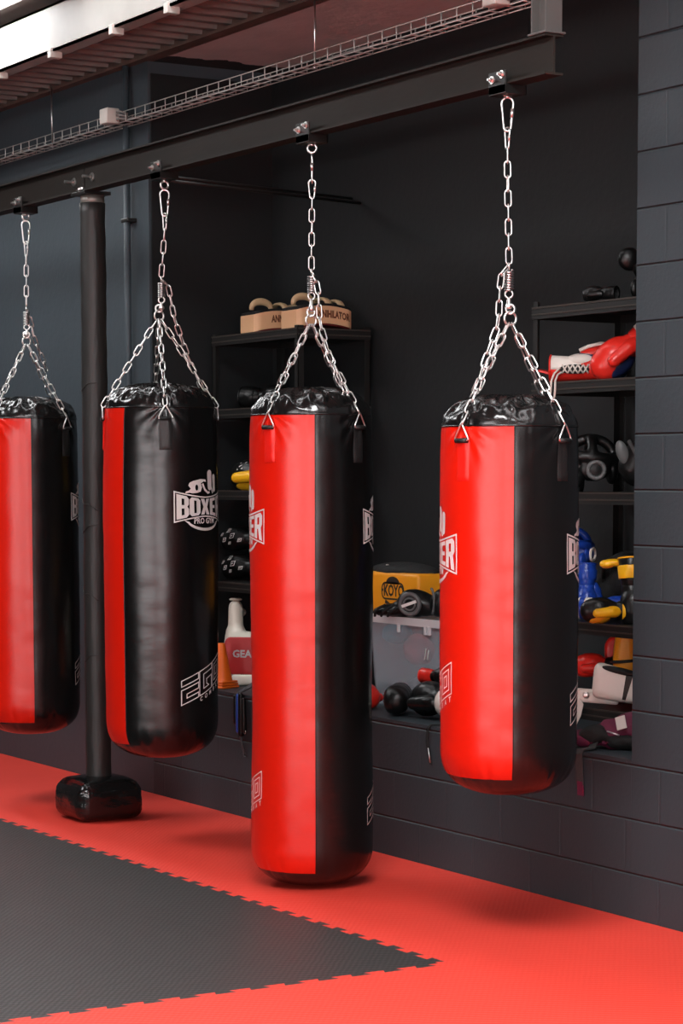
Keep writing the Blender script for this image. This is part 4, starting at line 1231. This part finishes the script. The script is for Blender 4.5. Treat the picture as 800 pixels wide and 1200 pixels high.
bm = nb(); lathe(bm, [(.048, .003), (.040, .04), (0, .06)], 24, (0, 0, .056), 'X', cap=False); obj('lining', bm, 'mesh_black', c2)
ribbon('tongue', [(0.03, 0.02, 0.03), (-0.02, 0.02, 0.045), (-0.065, 0.02, 0.055)], 0.07, 'l_red', t, 0.004, (0, 1, 0.1))
bm = nb(); ell(bm, (.100, -.0475, .052), (.062, .005, .019)); obj('lace_gap', bm, 'mesh_black', t)
for k in range(5):
    x = .052 + .021 * k
    bm = nb(); tube(bm, [(x, -.050, .036), (x + .010, -.056, .052), (x + .021, -.050, .070)], .0034, 6); obj('lace', bm, 'lace', t)
    bm = nb(); tube(bm, [(x + .021, -.050, .036), (x + .010, -.0575, .052), (x, -.050, .070)], .0034, 6); obj('lace', bm, 'lace', t)
R_ = Matrix.Rotation(-ang, 3, 'Z')
def wl(p): return R_ @ (Vector(p) - Vector((-7.57, 5.475, 1.988)))
bm = nb()
tube(bm, [Vector((.045, -.052, .060)), Vector((.022, -.060, .035)), wl((-7.475, 5.408, 1.992)), wl((-7.470, 5.402, 1.96)), wl((-7.470, 5.400, 1.93)), wl((-7.455, 5.400, 1.908)), wl((-7.442, 5.400, 1.93)), wl((-7.440, 5.402, 1.96)), wl((-7.448, 5.408, 1.992)), Vector((.035, -.058, .03)), Vector((.05, -.052, .040))], .0042, 8)
obj('dangling_lace', bm, 'lace', t)
glove('glossy red glove with navy palm and white cuff, next to the block wall', (-7.05, 5.672, 2.145), radians(-130), 1.12, 'l_red', 'l_red', 'l_red', 'l_white', palm='l_navy', ry=radians(36))
headguard('black head guard with a ringed ear on the middle right shelf', (-7.47, 5.60, 1.555), radians(-121), 0.9, 'l_black', 'l_black', 'l_grey')
t = thing('belly_pad', 'black belly pad with a grey wedge on the middle right shelf', 'belly pad', (-7.20, 5.66, 1.555), (0, 0, radians(50)))
bm = nb(); ell(bm, (.02, 0, .105), (.125, .055, .102)); ell(bm, (.09, .01, .19), (.09, .05, .085)); b = fuse('body', bm, 'l_black', t, 0.009, 5, 0.006, 12)
bm = nb(); ell(bm, (-.085, -.030, .155), (.024, .012, .048), Euler((0, radians(-18), 0)).to_matrix()); obj('wedge', bm, 'l_grey', t)
bm = nb(); tube(bm, [(-.06, -.055, .20), (-.03, -.066, .15), (-.02, -.068, .09)], .009, 8); obj('strap', bm, 'fab_grey', t)

# pile on the fourth shelf
z4 = 1.047
glove('black and amber strapped glove lying at the front of the lower right pile', (-7.09, 5.56, z4), radians(-128), 0.80, 'l_black', 'l_yellow', 'l_black', 'l_yellow', palm='l_amber')
glove('small royal blue and white glove low in the right shelf pile', (-7.36, 5.47, z4), radians(40), 0.80, 'l_blue', 'l_white', 'l_blue', 'l_white')
glove('black glove standing upright with a bright yellow cuff in the right shelf pile', (-7.20, 5.575, z4 + .245), radians(-20), 0.98, 'l_black', 'l_black', 'l_black', 'l_yellow', ry=radians(82))
glove('royal blue glove standing behind the low blue one on the right shelf', (-7.50, 5.60, z4 + .21), radians(-30), 0.78, 'l_blue', 'l_blue', 'l_blue', 'l_blue', ry=radians(80))
headguard('royal blue head guard with white edging on top of the right shelf pile', (-7.57, 5.60, z4 + .190), radians(-60), 0.68, 'l_blue', 'l_blue', 'l_white')
glove('red glove with white cuff edging touching the block wall, in the lower right pile', (-6.93, 5.66, z4 + .19), radians(-140), 0.74, 'l_red', 'l_red', 'l_red', 'l_white', ry=radians(-12))
t = thing('yellow_strap', 'bright yellow padded cuff flap lying over the upright black glove', 'strap', (-7.215, 5.53, z4 + .232), (0, 0, radians(54)))
bm = nb(); ell(bm, (0, 0, 0), (.055, .030, .016)); ell(bm, (-.03, 0, -.005), (.03, .03, .018)); ell(bm, (.05, .01, .004), (.04, .02, .012)); fuse('pad', bm, 'l_yellow', t, 0.005, 3)
# pile on the bottom shelf
z5 = 0.714
glove('shiny red glove with black cuff at the left of the bottom right shelf', (-7.24, 5.62, z5 + .10), radians(-150), 0.80, 'l_red', 'l_red', 'l_black', 'l_black')
t = thing('kick_shield', 'deep red kick shield standing upright at the back of the bottom right shelf', 'kick shield', (-7.27, 5.74, z5), (radians(-3), 0, radians(50)))
bm = nb(); prism(bm, rrect(0.34, 0.27, 0.05, 6, (0, 0.135)), -0.04, 0.04)
bmesh.ops.bevel(bm, geom=[e for e in bm.edges if len(e.link_faces) == 2 and e.calc_face_angle(0) > 1.2], offset=0.02, segments=4, affect='EDGES', profile=0.5)
sharp(obj('body', bm, 'l_red', t, False), 60)
bm = nb(); tube(bm, [(-.10, .045, .20), (-.10, .075, .17), (-.10, .075, .10), (-.10, .045, .07)], .010, 8); obj('handle', bm, 'webbing', t)
t = thing('shin_guard', 'amber shin guard with black straps standing on the bottom right shelf', 'shin guard', (-7.165, 5.56, z5 + .10), (0, 0, radians(54)))
bm = nb()
rows = []
for k in range(15):
    z = .0 + .19 * k / 14; w_ = .048 + .012 * sin(pi * k / 14)
    rows.append([bm.verts.new((w_ * sin(a), -.05 * cos(a) * (1 - .15 * k / 14), z)) for a in [-1.3 + 2.6 * j / 12 for j in range(13)]])
for A, B in zip(rows, rows[1:]):
    for j in range(12): bm.faces.new((A[j], A[j + 1], B[j + 1], B[j]))
o = obj('shell', bm, 'l_amber', t); md = o.modifiers.new('s', 'SOLIDIFY'); md.thickness = 0.018; md.offset = -1
for z in (.085,):
    bm = nb(); tube(bm, [(.062 * sin(a), -.056 * cos(a), z + .006 * sin(a)) for a in [-1.5 + 3.0 * j / 14 for j in range(15)]], .006, 8); obj('strap', bm, 'l_black', t)
bm = nb(); tube(bm, [(.028, -.050, .19), (.034, -.054, .14), (.040, -.050, .095)], .010, 8); obj('strap', bm, 'l_black', t)
# white padded guards at the front
t = thing('white_shin_guard', 'large white padded guard with a black stripe on the bottom right shelf', 'shin guard', (-7.10, 5.49, z5 + .022), (0, radians(5), radians(52)))
bm = nb(); box2(bm, (-.125, -.05, .0), (.15, .05, .140), .03, 4)
bmesh.ops.subdivide_edges(bm, edges=bm.edges[:], cuts=1, use_grid_fill=True)
for v in bm.verts:
    k = (v.co.x + .10) / .24
    v.co.z = v.co.z * (1 - .22 * k) + .012 * (1 - k)
b = fuse('body', bm, 'l_white', t, 0.007, 4)
bm = nb(); ell(bm, (-.020, -.030, .128), (.085, .030, .014), Euler((0, radians(7), 0)).to_matrix()); obj('dark_lining', bm, 'fab_black', t)
bm = flat([[[(.050, .105), (.078, .108), (.052, -.02), (.042, -.02)]]], (), 0.01); press('printed_stripe', bm, b, t, 'print_dark', (-0.050, -.2, .012), (1, 0, 0), (0, 0, 1))
t = thing('white_cuff', 'white padded cuff with a round metal snap under the large white guard', 'cuff', (-7.22, 5.435, z5 + .018), (0, radians(4), radians(54)))
bm = nb(); box2(bm, (-.07, -.012, .0), (.10, .012, .055), .010, 3); fuse('pad', bm, 'l_white', t, 0.004, 2)
bm = nb(); lathe(bm, [(.014, 0), (.013, .003), (.006, .004), (0, .006)], 20, (-.03, -.012, .03), 'Y'); 
for v in bm.verts: v.co.y = -.012 - (v.co.y + .012)
obj('snap', bm, 'chrome', t)
t = thing('white_guard_flap', 'small off-white flap sagging off the bottom right shelf edge beside the bag', 'flap', (-7.235, 5.395, z5 + .0), (0, 0, radians(54)))
bm = nb(); prism(bm, [(-.05, .04), (-.01, .04), (.005, .015), (-.005, -.03), (-.03, -.085), (-.05, -.10)], -.008, .008); fuse('flap', bm, 'l_white', t, 0.004, 3)

# plum bag and strap on the sill
t = thing('gym_bag', 'plum and black soft gym bag with a white tag on the sill end', 'bag', (-6.98, 5.32, SILL), (0, 0, radians(35)))
bm = nb()
for c, r in (((0, 0, .045), (.10, .06, .045)), ((.09, .02, .07), (.08, .06, .065)), ((-.09, -.01, .035), (.08, .045, .032)), ((.04, .0, .085), (.06, .04, .035))): ell(bm, c, r)
for v in bm.verts: v.co.z = max(v.co.z, 0.0)
b = fuse('body', bm, 'plum', t, 0.007, 2, 0.022, 18)
bm = nb(); ell(bm, (-.03, -.030, .055), (.07, .04, .036)); ell(bm, (.07, -.035, .03), (.07, .032, .028)); fuse('side_panel', bm, 'fab_black', t, 0.007, 2, 0.006, 25)
bm = nb(); box(bm, (.070, -.045, .105), (.040, .006, .052), Euler((radians(-20), radians(-18), 0)).to_matrix(), .002); obj('tag', bm, 'tag_white', t, False)
bm = nb(); tube(bm, [(.02, -.06, .072), (.07, -.066, .06)], .003, 6); obj('zip', bm, 'chrome', t)
t = thing('hand_wrap_strap', 'grey fabric strap with a plum tip hanging over the sill beside the short bag', 'strap', (-6.945, W, SILL))
ribbon('band', [(0.02, 0.17, .105), (-.06, .12, .06), (-.02, .06, .008), (-.015, 0.0, .006), (-.012, -.008, -.01), (-.006, -.009, -.08), (0.0, -.009, -.125)], .040, 'fab_grey', t, .0025)
ribbon('tip', [(0.0, -.0095, -.112), (0.004, -.0095, -.165)], .034, 'plum', t, .003)
for lab, loc, sz in (('limp black bag added to darken the back of the fourth shelf, behind the blue gloves', (-7.36, 5.745, z4), (.26, .085, .27)),
                     ('low black bag added to darken the bottom right shelf behind the white guards', (-7.44, 5.79, z5), (.17, .05, .26))):
    t = thing('darkening_bag', lab, 'bag', loc)  # black bags added behind the piles to deepen the shade inside the shelves
    bm = nb(); ell(bm, (0, 0, sz[2] * .48), (sz[0], sz[1], sz[2] * .5)); ell(bm, (sz[0] * .3, 0, sz[2] * .4), (sz[0] * .6, sz[1], sz[2] * .42)); ell(bm, (-sz[0] * .4, 0, sz[2] * .35), (sz[0] * .5, sz[1], sz[2] * .36))
    for v in bm.verts: v.co.z = max(0.001, v.co.z)
    fuse('body', bm, 'fab_black', t, 0.010, 4, 0.02, 9)
    bm = nb(); tube(bm, [(-.10, -sz[1], sz[2] * .6), (-.08, -sz[1] * 1.15, sz[2] * .75), (0, -sz[1] * 1.2, sz[2] * .82), (.08, -sz[1] * 1.15, sz[2] * .75), (.10, -sz[1], sz[2] * .6)], .010, 8); obj('handle', bm, 'webbing', t)
#P2END
# ------------------------------------------------------------------ view
S.view_settings.view_transform = 'Standard'
S.view_settings.look = 'None'
S.view_settings.exposure = -0.12
S.view_settings.gamma = 1.0
S.view_settings.use_curve_mapping = False
w = bpy.data.worlds.new('world'); S.world = w; w.use_nodes = True
w.node_tree.nodes['Background'].inputs['Color'].default_value = (0.5, 0.55, 0.62, 1)
w.node_tree.nodes['Background'].inputs['Strength'].default_value = 0.4
